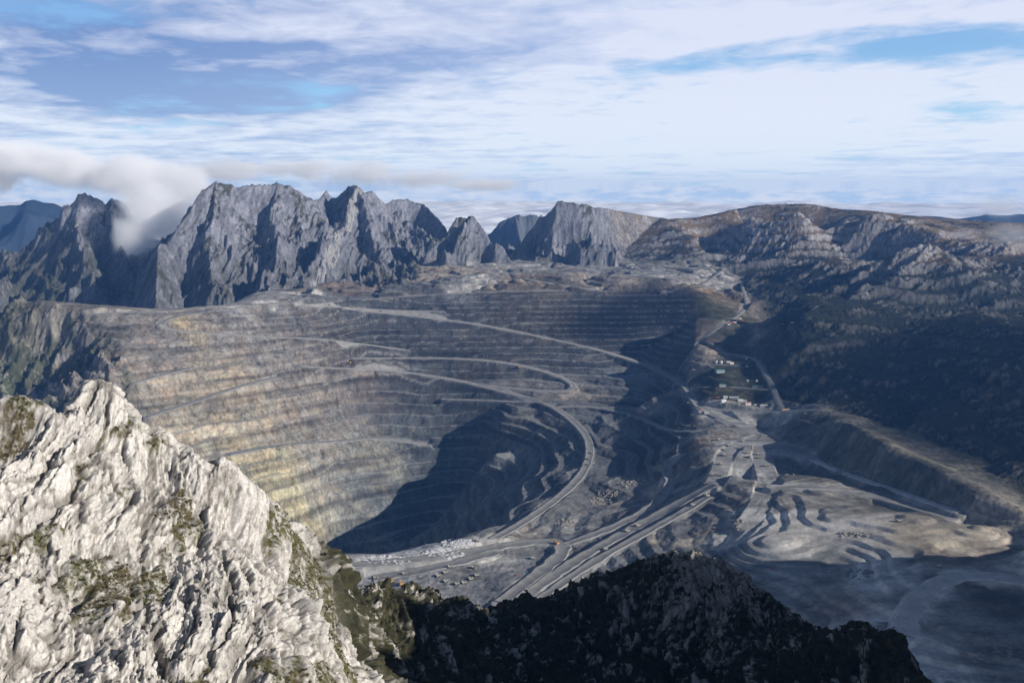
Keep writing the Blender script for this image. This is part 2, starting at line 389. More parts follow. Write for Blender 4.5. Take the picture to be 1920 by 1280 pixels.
# mountain ridges: crest polylines (photo px, py, distance), front slope, back slope, roughness
RIDGES = [
    ('peaks', [(-60, 540, 5900), (30, 520, 6100), (70, 490, 6200), (100, 455, 6300), (112, 440, 6350), (119, 387, 6400), (136, 384, 6420), (146, 361, 6450), (158, 361, 6450), (198, 379, 6480), (208, 368, 6500), (222, 374, 6500), (236, 381, 6500), (246, 400, 6500)], 50, 50),
    ('rib', [(208, 368, 6500), (206, 395, 6350), (214, 430, 6200), (225, 470, 6000), (250, 500, 5800)], 45, 48),
    ('rib', [(150, 361, 6450), (140, 420, 6250), (150, 465, 6000), (170, 500, 5800), (190, 540, 5600)], 38, 42),
    ('massif', [(292, 560, 5000), (294, 500, 5250), (297, 452, 5500), (312, 455, 5550), (330, 432, 5600), (352, 398, 5650), (370, 366, 5720), (386, 350, 5780), (404, 337, 5850), (424, 344, 5900), (442, 350, 5950), (470, 343, 6000), (520, 340, 6050), (545, 348, 6100), (570, 366, 6150), (590, 374, 6250), (602, 370, 6600)], 47, 50),
    ('rib', [(404, 337, 5850), (400, 400, 5640), (392, 470, 5420), (400, 530, 5200)], 42, 42),
    ('rib', [(520, 345, 6050), (505, 400, 5830), (525, 440, 5640), (515, 490, 5400), (480, 535, 5150)], 42, 42),
    ('rib', [(640, 415, 5950), (615, 440, 5800), (600, 470, 5600), (560, 500, 5350), (515, 530, 5150), (478, 545, 5000)], 46, 48),
    ('massif', [(602, 370, 6600), (612, 357, 6700), (622, 370, 6700), (634, 366, 6600), (650, 352, 6550), (664, 347, 6500), (675, 352, 6500), (683, 360, 6550), (697, 354, 6600), (712, 368, 6650), (722, 380, 6800)], 46, 50),
    ('rib', [(668, 348, 6500), (650, 400, 6150), (640, 440, 5950), (622, 470, 5850), (612, 496, 5700)], 45, 45),
    ('rib', [(668, 348, 6500), (690, 410, 6200), (700, 445, 6050), (720, 470, 5950)], 40, 42),
    ('massif', [(722, 382, 7000), (737, 375, 7200), (762, 372, 7300), (792, 382, 7300), (800, 390, 7250), (812, 400, 7150), (826, 411, 7000), (834, 425, 6900), (840, 440, 6800)], 52, 50),
    ('rib', [(740, 395, 7000), (780, 410, 6900), (800, 430, 6700), (812, 450, 6600)], 34, 50),
    ('pyramid', [(800, 478, 5950), (822, 450, 6000), (842, 426, 6050), (856, 414, 6080), (872, 414, 6100), (885, 407, 6100), (896, 418, 6090), (912, 440, 6060), (920, 452, 6040), (930, 446, 6000), (940, 455, 6000), (952, 474, 5980), (958, 486, 5960)], 46, 50),
    ('rib', [(885, 407, 6100), (862, 440, 5950), (838, 475, 5820)], 46, 46),
    ('horn', [(935, 480, 6300), (960, 470, 6300), (985, 445, 6350), (1000, 425, 6400), (1014, 401, 6400), (1020, 404, 6400), (1032, 392, 6350), (1046, 377, 6300), (1062, 376, 6300), (1082, 380, 6300), (1106, 384, 6350), (1150, 392, 6500), (1200, 401, 6600), (1260, 411, 6700)], 50, 46),
    ('plateau', [(1260, 410, 6800), (1305, 407, 6900), (1345, 399, 6950), (1380, 391, 7000), (1420, 384, 7000), (1500, 382, 7000), (1540, 386, 7000), (1562, 390, 7000), (1620, 393, 7000), (1690, 402, 7000), (1740, 406, 7000), (1800, 410, 7000), (1860, 414, 7000), (1940, 419, 7000)], 24, 30),
    ('rib', [(1075, 430, 6050), (1090, 437, 6000), (1115, 437, 6000), (1140, 452, 6020), (1150, 470, 6000)], 56, 46),
]
fardist = np.full(Z0.shape, 1e9)
Zm = Z0.copy(); wmount = np.zeros(Z0.shape)
wx = fbm(GXx / 420, GYy / 420, 3, 11) * 60; wy = fbm(GXx / 420, GYy / 420, 3, 17) * 60
MR = ND * 0
i0 = int(np.searchsorted(LD, math.log(4700)))
xs, ys = GXx[i0:], GYy[i0:]
rz = np.full(xs.shape, -9000.0)
for nm, pl, sf, sb in RIDGES:
    P = [PD(*p) for p in pl]
    # small crags along the crest so that it does not run straight between the surveyed points
    d, v, s = polydist(xs, ys, P)
    front = tan(radians(sf)); back = tan(radians(sb))
    dist = d + (wx[i0:] + wy[i0:]) * 0.3 * sstep(20, 200, d)
    q_ = np.maximum(dist, 0); zz = v - (tan(radians(sf + 14)) * np.minimum(q_, 110) + tan(radians(sf - 5)) * np.maximum(q_ - 110, 0))
    rz = np.maximum(rz, zz)
wm = sstep(-40, 60, rz - Z0[i0:])
Zm[i0:] = np.where(rz > Z0[i0:], rz, Z0[i0:]); wmount[i0:] = wm
ridge_d = np.full(Z0.shape, 500.0)
dd = np.full(xs.shape, 1e9)
for nm, pl, sf, sb in RIDGES:
    if nm == 'rib': continue
    d, _, _ = polydist(xs, ys, [PD(*p) for p in pl]); dd = np.minimum(dd, d)
ridge_d[i0:] = dd

def W(*pts): return [cast(px, py, Z0)[:2] for px, py in pts]
WORLD_R = [(2600, 2300), (5200, 4600), (5200, 9400), (-500, 9400)]
poly_right = W((1150, 478), (1340, 492), (1400, 520), (1428, 560), (1440, 620), (1450, 690), (1475, 755), (1560, 763), (1640, 782), (1700, 808), (1790, 850), (1850, 872), (1915, 925)) + WORLD_R
m_right = polymask(GXx, GYy, poly_right, 60)
m_left = polymask(GXx, GYy, W((0, 560), (60, 572), (150, 592), (190, 625), (235, 680), (250, 760)) + [(-1700, 2300), (-3200, 3300), (-3400, 5200)], 50)
m_back = sstep(4900, 5200, GYy) * (1 - polymask(GXx, GYy, W((430, 575), (520, 545), (600, 498), (720, 478), (800, 480), (1150, 480), (1345, 490), (1400, 525), (1300, 560), (900, 560)), 50)) * (1 - m_right)
m_rock = np.clip(m_right + m_left * 0.8 + np.maximum(m_back, wmount) , 0, 1)
pit_poly = W((165, 593), (300, 586), (430, 577), (545, 566), (700, 549), (900, 547), (1250, 548), (1296, 556), (1298, 640), (1283, 715), (1300, 790), (1290, 860), (1235, 905), (1120, 950), (1010, 985), (900, 1003), (840, 1012)) + [(-250, 2500), (-450, 2480), (-900, 2600), (-1700, 3000), (-1700, 3700)]
m_pit = polymask(GXx, GYy, pit_poly, 25)
m_dump = polymask(GXx, GYy, W((560, 562), (600, 512), (740, 486), (1330, 492), (1372, 522), (1290, 546), (900, 544)), 30)
m_dumpr = polymask(GXx, GYy, W((1465, 795), (1560, 769), (1600, 815), (1700, 870), (1800, 918), (1900, 962), (1925, 1010), (1800, 972), (1640, 908), (1540, 858)), 25)
m_camp = polymask(GXx, GYy, W((1300, 655), (1400, 668), (1448, 735), (1440, 765), (1300, 755)), 12)
m_pads = polymask(GXx, GYy, W((1420, 930), (1480, 900), (1560, 895), (1700, 945), (1850, 990), (1925, 1020), (1925, 1270), (1500, 1270), (1350, 1035)), 30)
m_haul = polymask(GXx, GYy, W((1010, 985), (1235, 905), (1300, 870), (1345, 900), (1400, 900), (1390, 1010), (1240, 1045), (1150, 1090), (1000, 1145), (850, 1115)), 25)

def terrace(z, H, a, ph):
    t = z / H + ph; k = np.floor(t); f = t - k
    # t rises upward: bench flat = low fractions, face = the rest
    g = np.clip((f - a) / (1 - a), 0, 1); g = g * 0.94 + 0.06 * f
    return (k + g - ph) * H

tilt = fbm(GXx / 700, GYy / 700, 3, 5) * 1.2 + fbm(GXx / 140, GYy / 140, 3, 6) * 0.10
Zt = Zm.copy()
rough_p = fbm(GXx / 60, GYy / 60, 5, 23)
relief = fbm(GXx / 300, GYy / 300, 4, 29, 0.55); rl2 = 0.5 - ridged(GXx / 190 + wx / 80, GYy / 240, 3, 33, 0.5)
Zs = Zm + rough_p * 2.6 + relief * 20 * (1 - 0.7 * sstep(-200, -50, GXx)) + 0 * rl2
flat_a = np.clip(0.40 + 0.5 * fbm(GXx / 220, GYy / 220, 3, 35), 0.18, 0.62)
zp = lerp(terrace(Zs, 40.0, flat_a, tilt), terrace(Zs, 23.0, flat_a, tilt * 0.6), np.maximum(sstep(-740, -660, Zm), sstep(-150, -20, GXx + 0.1 * (GYy - 3500)))); Zt = lerp(Zt, zp, m_pit)
Hs = np.where(np.maximum(sstep(-740, -660, Zm), sstep(-150, -20, GXx + 0.1 * (GYy - 3500))) > 0.5, Zs / 23.0 * (23.0 / np.where(sstep(-740, -660, Zm) > 9, 26.0, 23.0)) + tilt * 0.6, Zs / 40.0 + tilt)
lip = 1 - sstep(0.05, 0.16, Hs - np.floor(Hs))
mound = (0.5 - ridged(GXx / 420 + wx / 90, GYy / 260, 3, 27, 0.5)) * 60
Zt = lerp(Zt, terrace(Zs + mound, 19.0, 0.5, tilt * 2), m_dump * 0.95)
Zt = lerp(Zt, terrace(Zs, 26.0, 0.35, tilt), m_dumpr * 0.8)
Zt = lerp(Zt, terrace(Zs, 21.0, 0.5, tilt * 0.5 + 0.3), m_camp)
Zt = lerp(Zt, terrace(Zs, 15.0, 0.45, tilt * 2), m_haul * 0.85)

Zt = lerp(Zt, terrace(Zm + fbm(GXx / 210, GYy / 210, 3, 36, 0.5) * 11 + rough_p * 0.6, 9.0, 0.74, tilt * 2), m_pads * 0.9)

# rock relief: beds and flutes on the limestone ranges
fade = 0.26 + 0.74 * sstep(0, 170, ridge_d)
u_ = GXx * 0.94 + GYy * 0.22 + wx * 0.9; v_ = GYy * 0.94 - GXx * 0.2 + wy * 0.9
sd = GXx * 0.80 + GYy * 0.16 - Zm * 0.42 + wx * 1.1          # steeply dipping beds: coordinate across the bedding
al = GYy * 0.7 + Zm * 0.7 - GXx * 0.1 + wy                   # and along it
bed = (ridged(u_ / 260, v_ / 380, 4, 31, 0.5) - 0.42) * 110 + (ridged(sd / 75, al / 330, 4, 37, 0.62) - 0.42) * 46 - (ridged(sd / 26, al / 150, 3, 39, 0.6) - 0.4) * 15
crag = (0.5 - np.abs(fbm(GXx / 50, GYy / 50, 5, 41, 0.62)) * 2.6) * 15
Zt = Zt + (bed * fade + crag * (0.35 + 0.65 * fade)) * np.maximum(m_back, wmount) * (1 - m_right)
ur = GXx * 0.78 - GYy * 0.62 + wx; vr = GXx * 0.62 + GYy * 0.78 + wy
fine_k = fbm(GXx / 24, GYy / 24, 4, 64, 0.65)
vx = GXx * 0.94 + GYy * 0.34 + wx * 1.5; uy = GYy * 0.94 - GXx * 0.34 + wy * 1.5     # ledges run along vx
rb1 = ridged(uy / 330, vx / 1500, 4, 51, 0.5); rb2 = ridged(uy / 105, vx / 420, 4, 57, 0.6)
kar = fine_k * 8 + ((rb1 - 0.42) * 95 + (rb2 - 0.42) * 34) * (0.7 + 1.2 * fbm(GXx / 700, GYy / 700, 2, 58)) + (0.42 - ridged(GXx / 34, GYy / 34, 4, 61, 0.6)) * 10
sky_damp = (1 - 0.6 * sstep(6300, 6800, RR) * sstep(5000, 5600, GYy)) * (0.2 + 0.8 * sstep(0, 700, ridge_d))
kd = kar * sky_damp
tf = ((Zt + kd + fbm(vx / 260, uy / 80, 5, 63, 0.6) * 26) / 58.0 + tilt * 1.6) % 1.0; ledge = sstep(0.5, 0.75, tf) * (1 - sstep(0.93, 1.0, tf))
Zr_ = Zt + kd
Zr_ = lerp(Zr_, terrace(Zr_ + fbm(vx / 260, uy / 80, 5, 63, 0.6) * 26, 58.0, 0.45, tilt * 1.6), 0.6 * sky_damp)
Zt = lerp(Zt, Zr_, m_right)
Zt = Zt + ((ridged(u_ / 90, v_ / 150, 4, 71, 0.55) - 0.42) * 50 + crag * 0.6) * m_left
m_open = np.clip(1 - m_rock, 0, 1)
Zt = Zt + (fbm(GXx / 90, GYy / 90, 5, 81, 0.55) * (5 - 2.5 * sstep(2900, 2500, GYy)) + fbm(GXx / 16, GYy / 16, 4, 83, 0.6) * 1.8) * m_open * (1 - 0.7 * m_pads)

# ------------------------------------------------------------------ haul roads
ROADS = [
    ('main', 30, [(548, 567), (600, 574), (650, 580), (760, 590), (900, 608), (1000, 628), (1100, 650), (1160, 666), (1215, 684), (1250, 702), (1275, 716), (1292, 730), (1297, 745), (1310, 766), (1340, 788), (1385, 803)]),
    ('rim', 24, [(560, 573), (640, 564), (740, 557), (870, 549), (1000, 545), (1060, 544)]),
    ('rim', 24, [(165, 589), (240, 586), (300, 583), (370, 579), (430, 574), (480, 570), (548, 567)]),
    ('rim', 34, [(548, 567), (572, 552), (590, 538), (612, 522), (640, 506), (690, 491), (740, 484)]),
    ('bench', 26, [(480, 572), (400, 584), (330, 592), (292, 600), (283, 610), (300, 619), (370, 623), (440, 628), (520, 633), (600, 634), (680, 645), (760, 656)]),
    ('bench', 18, [(560, 575), (660, 576), (720, 582), (830, 584)]),
    ('bench', 30, [(560, 686), (620, 690), (700, 692), (780, 700), (850, 710), (900, 722), (960, 738), (1010, 750), (1045, 765), (1075, 790), (1100, 815), (1109, 838), (1104, 866), (1088, 895), (1058, 925), (1010, 960), (965, 990), (925, 1010)]),
    ('bench', 26, [(660, 672), (760, 671), (880, 672), (960, 680), (1020, 694), (1060, 706), (1098, 729), (1070, 737), (980, 730), (900, 722)]),
    ('bench', 14, [(830, 748), (930, 751), (1040, 757)]),
    ('bench', 22, [(1045, 763), (1100, 758), (1160, 772), (1215, 788), (1248, 806), (1290, 815), (1330, 803), (1385, 801)]),
    ('bench', 24, [(277, 781), (330, 765), (380, 748), (420, 735), (450, 722), (520, 708)]),
    ('bench', 14, [(247, 720), (310, 700), (360, 690)]),
    ('bench', 34, [(428, 852), (480, 840), (560, 831), (640, 828), (700, 819), (760, 825), (800, 834)]),
    ('camp', 17, [(1390, 530), (1394, 545), (1401, 565), (1398, 580), (1385, 592), (1360, 605), (1340, 617), (1338, 625), (1325, 632), (1294, 643), (1297, 650), (1330, 660), (1370, 664), (1408, 665), (1425, 680), (1440, 710), (1456, 735), (1452, 752), (1468, 766)]),
    ('camp', 14, [(1240, 549), (1300, 543), (1345, 536), (1390, 529)]),
    ('camp', 16, [(1293, 728), (1330, 723), (1370, 724), (1410, 727), (1447, 731)]),
    ('camp', 12, [(1316, 683), (1350, 683), (1388, 685)]),
    ('camp', 34, [(1310, 764), (1345, 770), (1400, 775), (1440, 772), (1500, 770), (1545, 768)]),
    ('yard', 52, [(1320, 765), (1370, 786), (1400, 803), (1432, 818), (1480, 838), (1525, 862)]),
    ('yard', 44, [(1420, 822), (1375, 833), (1352, 848), (1352, 888), (1338, 908)]),
    ('haul', 36, [(1338, 908), (1290, 934), (1240, 962), (1180, 995), (1120, 1026), (1050, 1068), (1000, 1104), (960, 1138)]),
    ('haul', 30, [(1275, 852), (1244, 862), (1241, 876), (1264, 900), (1262, 920), (1240, 945), (1200, 969), (1150, 993), (1090, 1012), (1050, 1024)]),
    ('haul', 26, [(1330, 930), (1260, 972), (1190, 1010), (1100, 1058), (1040, 1104), (990, 1140)]),
    ('yard', 50, [(1440, 822), (1425, 850), (1436, 886), (1448, 915), (1425, 950), (1400, 985)]),
    ('yard', 34, [(1450, 912), (1520, 912), (1590, 912), (1650, 926), (1710, 948), (1780, 970)]),
    ('curve', 26, [(1525, 862), (1570, 884), (1640, 906), (1720, 934), (1800, 962)]),
    ('curve', 44, [(1925, 1090), (1850, 1070), (1790, 1067), (1742, 1084), (1715, 1118), (1698, 1150), (1690, 1190)]),
    ('haul', 40, [(640, 1062), (720, 1062), (800, 1048), (900, 1032), (1000, 1012), (1055, 1008), (1082, 1018), (1060, 1040), (1010, 1075), (965, 1105), (940, 1130)]),
    ('haul', 40, [(700, 1085), (780, 1080), (860, 1060), (930, 1035)]),
    ('dump', 20, [(760, 490), (850, 493), (950, 492), (1060, 491)]),
    ('dump', 20, [(985, 523), (1030, 531), (1080, 540), (1130, 545)]),
    ('dump', 22, [(1352, 508), (1338, 520), (1318, 534), (1240, 546)]),
    ('dump', 16, [(1100, 505), (1200, 506), (1290, 512), (1330, 522)]),
]
road_mask = np.zeros(Z0.shape)
road_lines = []
for kind, w, pl in ROADS:
    P = [cast(px, py, Z0) for px, py in pl]
    q = [P[0]]
    for a, b in zip(P[:-1], P[1:]):                       # resample with a smooth curve
        L = hypot(b[0] - a[0], b[1] - a[1]); k = max(1, int(L / 60))
        for i in range(1, k + 1): q.append(tuple(a[j] + (b[j] - a[j]) * i / k for j in range(3)))
    q = np.array(q)
    for _ in range(3):
        if len(q) > 2: q[1:-1] = 0.25 * q[:-2] + 0.5 * q[1:-1] + 0.25 * q[2:]
    road_lines.append((kind, w, q))
for kind, w, q in road_lines:
    bx = (GXx > q[:, 0].min() - 160) & (GXx < q[:, 0].max() + 160) & (GYy > q[:, 1].min() - 160) & (GYy < q[:, 1].max() + 160)
    r0, r1 = np.where(bx.any(1))[0][[0, -1]]; c0, c1 = np.where(bx.any(0))[0][[0, -1]]
    sl = (slice(r0, r1 + 1), slice(c0, c1 + 1))
    d, zr, _ = polydist(GXx[sl], GYy[sl], q)
    dz = np.maximum(d - w / 2 - 5, 0) * 1.5
    z = Zt[sl]; near = (d < 150) & (wmount[sl] < 0.5)
    z2 = np.clip(z, zr - dz - 0.02, zr + dz + 0.02)
    Zt[sl] = np.where(near, z2, z)
    wb = w * (0.5 + 0.35 * fbm(GXx[sl] / 60, GYy[sl] / 60, 3, 530)) + (9 if kind == 'yard' else 1)
    road_mask[sl] = np.maximum(road_mask[sl], 1 - sstep(wb - 3, wb + 8, d))

# ------------------------------------------------------------------ colours of the ground (albedo, with some light and shade put in)
ZONES = [  # px, py, radius m, colour
    (300, 640, 220, (.27, .24, .21)), (450, 600, 180, (.22, .20, .18)), (350, 602, 60, (.50, .40, .22)), (450, 650, 260, (.27, .25, .23)), (300, 700, 220, (.30, .25, .20)), (420, 710, 170, (.38, .31, .21)),
    (380, 780, 200, (.52, .46, .34)), (470, 770, 160, (.40, .35, .27)), (550, 740, 220, (.27, .22, .18)), (700, 710, 220, (.24, .17, .13)), (650, 660, 200, (.17, .16, .15)), (600, 800, 220, (.24, .23, .20)), (750, 790, 250, (.15, .155, .15)),
    (500, 880, 130, (.50, .44, .27)), (560, 950, 120, (.48, .43, .27)), (600, 900, 160, (.38, .35, .29)), (660, 940, 160, (.30, .30, .27)), (680, 860, 130, (.22, .20, .16)), (720, 860, 80, (.30, .27, .20)), (700, 980, 200, (.18, .19, .18)),
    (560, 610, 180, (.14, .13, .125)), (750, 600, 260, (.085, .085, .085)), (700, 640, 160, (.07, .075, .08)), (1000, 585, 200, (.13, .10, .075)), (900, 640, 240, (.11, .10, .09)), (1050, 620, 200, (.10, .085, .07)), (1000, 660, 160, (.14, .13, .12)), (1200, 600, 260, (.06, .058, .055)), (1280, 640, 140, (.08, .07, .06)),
    (1000, 715, 150, (.20, .17, .14)), (1100, 735, 70, (.42, .32, .22)), (1150, 740, 120, (.10, .10, .09)), (1180, 700, 150, (.13, .13, .12)), (850, 760, 200, (.10, .10, .095)), (960, 800, 160, (.17, .15, .12)), (930, 855, 60, (.34, .32, .28)), (1000, 870, 200, (.15, .15, .13)), (1060, 870, 120, (.13, .13, .12)), (850, 900, 260, (.09, .09, .085)), (800, 980, 200, (.09, .09, .085)),
    (1200, 840, 160, (.08, .08, .075)), (1250, 750, 60, (.26, .22, .18)), (1290, 850, 60, (.16, .12, .09)), (1320, 815, 60, (.30, .26, .22)), (1180, 905, 70, (.32, .28, .23)), (1110, 945, 60, (.30, .25, .19)), (1230, 880, 40, (.34, .29, .24)), (1130, 930, 60, (.09, .09, .07)), (1160, 960, 70, (.12, .12, .11)),
    (820, 1030, 55, (.52, .52, .52)), (720, 1050, 50, (.48, .48, .48)), (900, 1020, 60, (.30, .29, .27)), (980, 1000, 60, (.26, .23, .19)), (1040, 990, 50, (.34, .32, .29)), (800, 1070, 140, (.22, .22, .215)), (950, 1100, 160, (.16, .165, .165)), (1100, 1060, 140, (.13, .13, .13)), (1200, 1020, 120, (.12, .12, .115)), (1290, 980, 90, (.13, .125, .115)), (1300, 1005, 30, (.42, .34, .24)), (1250, 1000, 30, (.36, .28, .19)), (1340, 930, 60, (.10, .10, .095)),
    (1400, 850, 140, (.30, .30, .29)), (1420, 790, 120, (.26, .26, .25)), (1340, 880, 50, (.36, .36, .34)), (1300, 870, 50, (.09, .09, .085)), (1390, 930, 60, (.20, .18, .15)), (1470, 880, 50, (.09, .09, .085)), (1440, 980, 90, (.46, .45, .42)), (1520, 1000, 90, (.42, .40, .37)), (1500, 930, 70, (.22, .21, .19)), (1620, 990, 90, (.42, .40, .37)), (1560, 900, 80, (.22, .21, .18)), (1480, 955, 20, (.62, .60, .56)),
    (1850, 985, 100, (.33, .29, .24)), (440, 578, 55, (.42, .41, .39)), (500, 570, 45, (.40, .39, .37)), (215, 593, 45, (.34, .32, .30)), (560, 550, 40, (.40, .38, .36)), (600, 522, 50, (.38, .38, .37)), (1750, 1000, 70, (.36, .32, .25)), (1500, 1060, 120, (.17, .18, .18)), (1450, 1110, 120, (.13, .125, .12)), (1600, 1130, 90, (.17, .15, .13)), (1700, 1070, 110, (.24, .24, .23)), (1790, 1040, 60, (.12, .10, .085)), (1700, 1200, 110, (.25, .25, .24)), (1850, 1120, 90, (.055, .052, .048)), (1800, 1100, 40, (.06, .055, .05)), (1850, 1200, 100, (.13, .13, .125)), (1640, 1060, 50, (.30, .30, .29)), (1580, 1090, 50, (.14, .13, .12)), (1760, 1240, 60, (.28, .28, .27)), (1660, 1120, 40, (.11, .105, .10)), (1740, 1120, 50, (.32, .32, .31)), (1900, 1060, 100, (.20, .20, .19)),
    (1600, 830, 160, (.085, .082, .065)), (1740, 920, 140, (.08, .08, .065)), (1480, 810, 100, (.10, .10, .085)), (1600, 785, 80, (.13, .125, .10)), (1720, 850, 90, (.14, .13, .105)), (1850, 925, 120, (.15, .14, .12)),
    (700, 525, 150, (.13, .09, .065)), (650, 540, 120, (.15, .11, .085)), (800, 515, 160, (.30, .25, .19)), (880, 533, 120, (.30, .29, .27)), (950, 535, 120, (.20, .16, .12)), (760, 500, 200, (.24, .21, .17)), (900, 495, 260, (.25, .24, .21)), (1100, 500, 300, (.21, .20, .19)), (1250, 515, 240, (.19, .185, .175)), (1150, 535, 140, (.22, .19, .16)), (1320, 520, 140, (.26, .25, .235)), (560, 535, 140, (.33, .29, .26)), (480, 560, 140, (.34, .33, .31)), (640, 500, 150, (.34, .33, .31)), (1250, 485, 120, (.15, .145, .12)),
    (1340, 555, 110, (.13, .095, .06)), (1350, 590, 130, (.065, .065, .035)), (1310, 650, 50, (.22, .19, .16)), (1310, 690, 45, (.26, .22, .18)), (1380, 645, 90, (.05, .052, .035)), (1440, 600, 90, (.20, .17, .15)), (1440, 650, 80, (.06, .06, .045)), (1370, 700, 100, (.042, .045, .03)), (1400, 740, 80, (.05, .05, .03)), (1360, 752, 45, (.36, .34, .29)), (1430, 570, 120, (.16, .14, .115)), (1330, 760, 40, (.36, .34, .31)),
    (100, 588, 160, (.16, .145, .125)), (220, 605, 120, (.26, .235, .2)), (130, 680, 120, (.26, .235, .23)), (60, 680, 160, (.11, .115, .085)), (30, 620, 120, (.09, .09, .06)), (180, 640, 100, (.13, .12, .10)), (200, 720, 160, (.22, .20, .18)),
]
ZONES += [(620, 600, 200, (.085, .09, .09)), (850, 600, 220, (.06, .062, .065)), (700, 650, 140, (.055, .06, .065)), (1000, 560, 160, (.085, .075, .065)), (1120, 580, 150, (.06, .055, .055)), (1220, 570, 150, (.045, .045, .048)), (1150, 640, 160, (.05, .05, .05)),  # far wall zones: dark rock plus cloud shade put into the colour
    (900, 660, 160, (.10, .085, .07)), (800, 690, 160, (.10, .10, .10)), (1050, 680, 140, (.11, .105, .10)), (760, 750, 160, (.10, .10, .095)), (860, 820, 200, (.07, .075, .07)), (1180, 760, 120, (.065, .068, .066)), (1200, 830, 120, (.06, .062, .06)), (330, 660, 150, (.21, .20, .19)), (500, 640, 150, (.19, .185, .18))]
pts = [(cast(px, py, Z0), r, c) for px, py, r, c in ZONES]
# push the zone borders about with noise so that they read as geology, not as discs
jx = fbm(GXx / 160, GYy / 160, 4, 91) * 120; jy = fbm(GXx / 160, GYy / 160, 4, 95) * 120
def zone_colour(X, Y):
    sh = X.shape; x = X.ravel(); y = Y.ravel(); acc = np.zeros((x.size, 3)); ws = np.full(x.size, 2e-4)
    acc += np.array((.17, .165, .15)) * 2e-4
    for P, r, c in pts:
        w = np.exp(-((x - P[0]) ** 2 + (y - P[1]) ** 2) / (r * r * 0.6))
        w = w * (120.0 / r) ** 1.8; acc += w[:, None] * np.array(c); ws += w
    return (acc / ws[:, None]).reshape(sh + (3,))
k = 3
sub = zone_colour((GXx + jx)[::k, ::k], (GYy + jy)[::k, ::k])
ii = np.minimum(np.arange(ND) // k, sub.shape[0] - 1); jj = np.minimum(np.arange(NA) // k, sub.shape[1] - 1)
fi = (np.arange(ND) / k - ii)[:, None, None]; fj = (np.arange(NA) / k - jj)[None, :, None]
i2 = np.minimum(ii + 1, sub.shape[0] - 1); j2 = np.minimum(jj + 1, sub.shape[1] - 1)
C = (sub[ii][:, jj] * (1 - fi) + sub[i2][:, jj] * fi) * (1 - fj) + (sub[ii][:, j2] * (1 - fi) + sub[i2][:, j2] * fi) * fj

gy = np.gradient(Zt, axis=0) / np.gradient(RR, axis=0); gx = np.gradient(Zt, axis=1) / (RR * (AZ[1] - AZ[0]))
slope = np.hypot(gx, gy)
flatness = 1 - sstep(0.22, 0.6, slope)
def tint(C, m, col): return C * (1 - m[..., None]) + np.array(col) * m[..., None]
nb = fbm(GXx / 34, GYy / 34, 4, 101, 0.6); nf = fbm(GXx / 11, GYy / 11, 3, 105, 0.6); nr = fbm(GXx / 75, GYy / 75, 4, 109, 0.6)
m_yard = polymask(GXx, GYy, W((1345, 845), (1400, 815), (1470, 835), (1560, 872), (1700, 934), (1850, 988), (1925, 1015), (1925, 1270), (1500, 1270), (1350, 1040)), 30)
lum = 1 + (nb * 0.9 + nf * 0.8) * (1 - 0.72 * m_yard)
C = C * np.clip(lum, 0.35, 2.2)[..., None]
cool = (sstep(-900, -300, GXx) * m_pit)[..., None]; C = C * (1 - cool * np.array((.16, .07, -.03)))  # far wall cooled, blue haze put into the colour
C = tint(C, m_pit * sstep(-900, -500, GXx) * sstep(0.0, 0.3, fbm(GXx / 420, GYy / 300 + Zt / 200, 3, 173)) * 0.45, (.055, .06, .068))  # dark far wall patches, more painted cloud shade over dark rock
strata = fbm(GXx / 900, (Zt + GYy * 0.05) / 30, 4, 171, 0.6); C = C * (1 + m_pit * np.clip(strata * 1.6, -0.5, 0.35))[..., None]
grey = C.mean(-1, keepdims=True); C = lerp(C, grey * np.array((1.0, 0.985, 0.95)), 0.10)
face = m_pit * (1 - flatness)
# rusty, ochre and pale veins in the faces
C = C * (1 + face[..., None] * np.clip(nr * 1.6, -0.5, 0.8)[..., None] * np.array((0.18, 0.06, -0.03)))
C = tint(C, face * sstep(0.15, 0.42, fbm(GXx / 95, GYy / 95 + Zt / 60, 5, 121, 0.62)) * 0.55 * sstep(0.05, 0.20, C.mean(-1)), (.40, .36, .28))
C = tint(C, face * sstep(0.12, 0.4, fbm(GXx / 120, Zt / 45, 4, 123, 0.6)) * 0.5, (.085, .09, .095))
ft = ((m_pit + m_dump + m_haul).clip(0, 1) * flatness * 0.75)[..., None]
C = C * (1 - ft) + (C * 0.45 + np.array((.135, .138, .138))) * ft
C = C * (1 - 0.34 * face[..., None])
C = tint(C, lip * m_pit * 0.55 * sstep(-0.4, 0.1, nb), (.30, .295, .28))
C = tint(C, road_mask * 0.75, (.28, .28, .27))
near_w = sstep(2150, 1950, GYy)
C = C * (1 + 0.85 * near_w * (1 - m_right))[..., None]  # shaded near ground lightened, extra light put into its colour
for px, py, kk in ((1443, 915, 320),):       # wheel tracks fanning out from the tip heads
    cx_, cy_, _ = cast(px, py, Z0); rr_ = np.hypot(GXx - cx_, GYy - cy_) + 1; th = np.arctan2(GYy - cy_, GXx - cx_)
    tr = fbm(th * 9 + fbm(GXx / 60, GYy / 60, 3, 601), rr_ / 130, 4, 603, 0.65) * sstep(kk, kk * 0.4, rr_)
    C = C * (1 + np.clip(tr * 1.2, -0.4, 0.5) * (1 - m_right))[..., None]
swl = fbm(GXx / 130 + wx / 50, GYy / 55 + wy / 50, 5, 611, 0.6) * (1 - m_pit)
C = C * (1 + np.clip(swl * 1.0, -0.45, 0.5))[..., None]
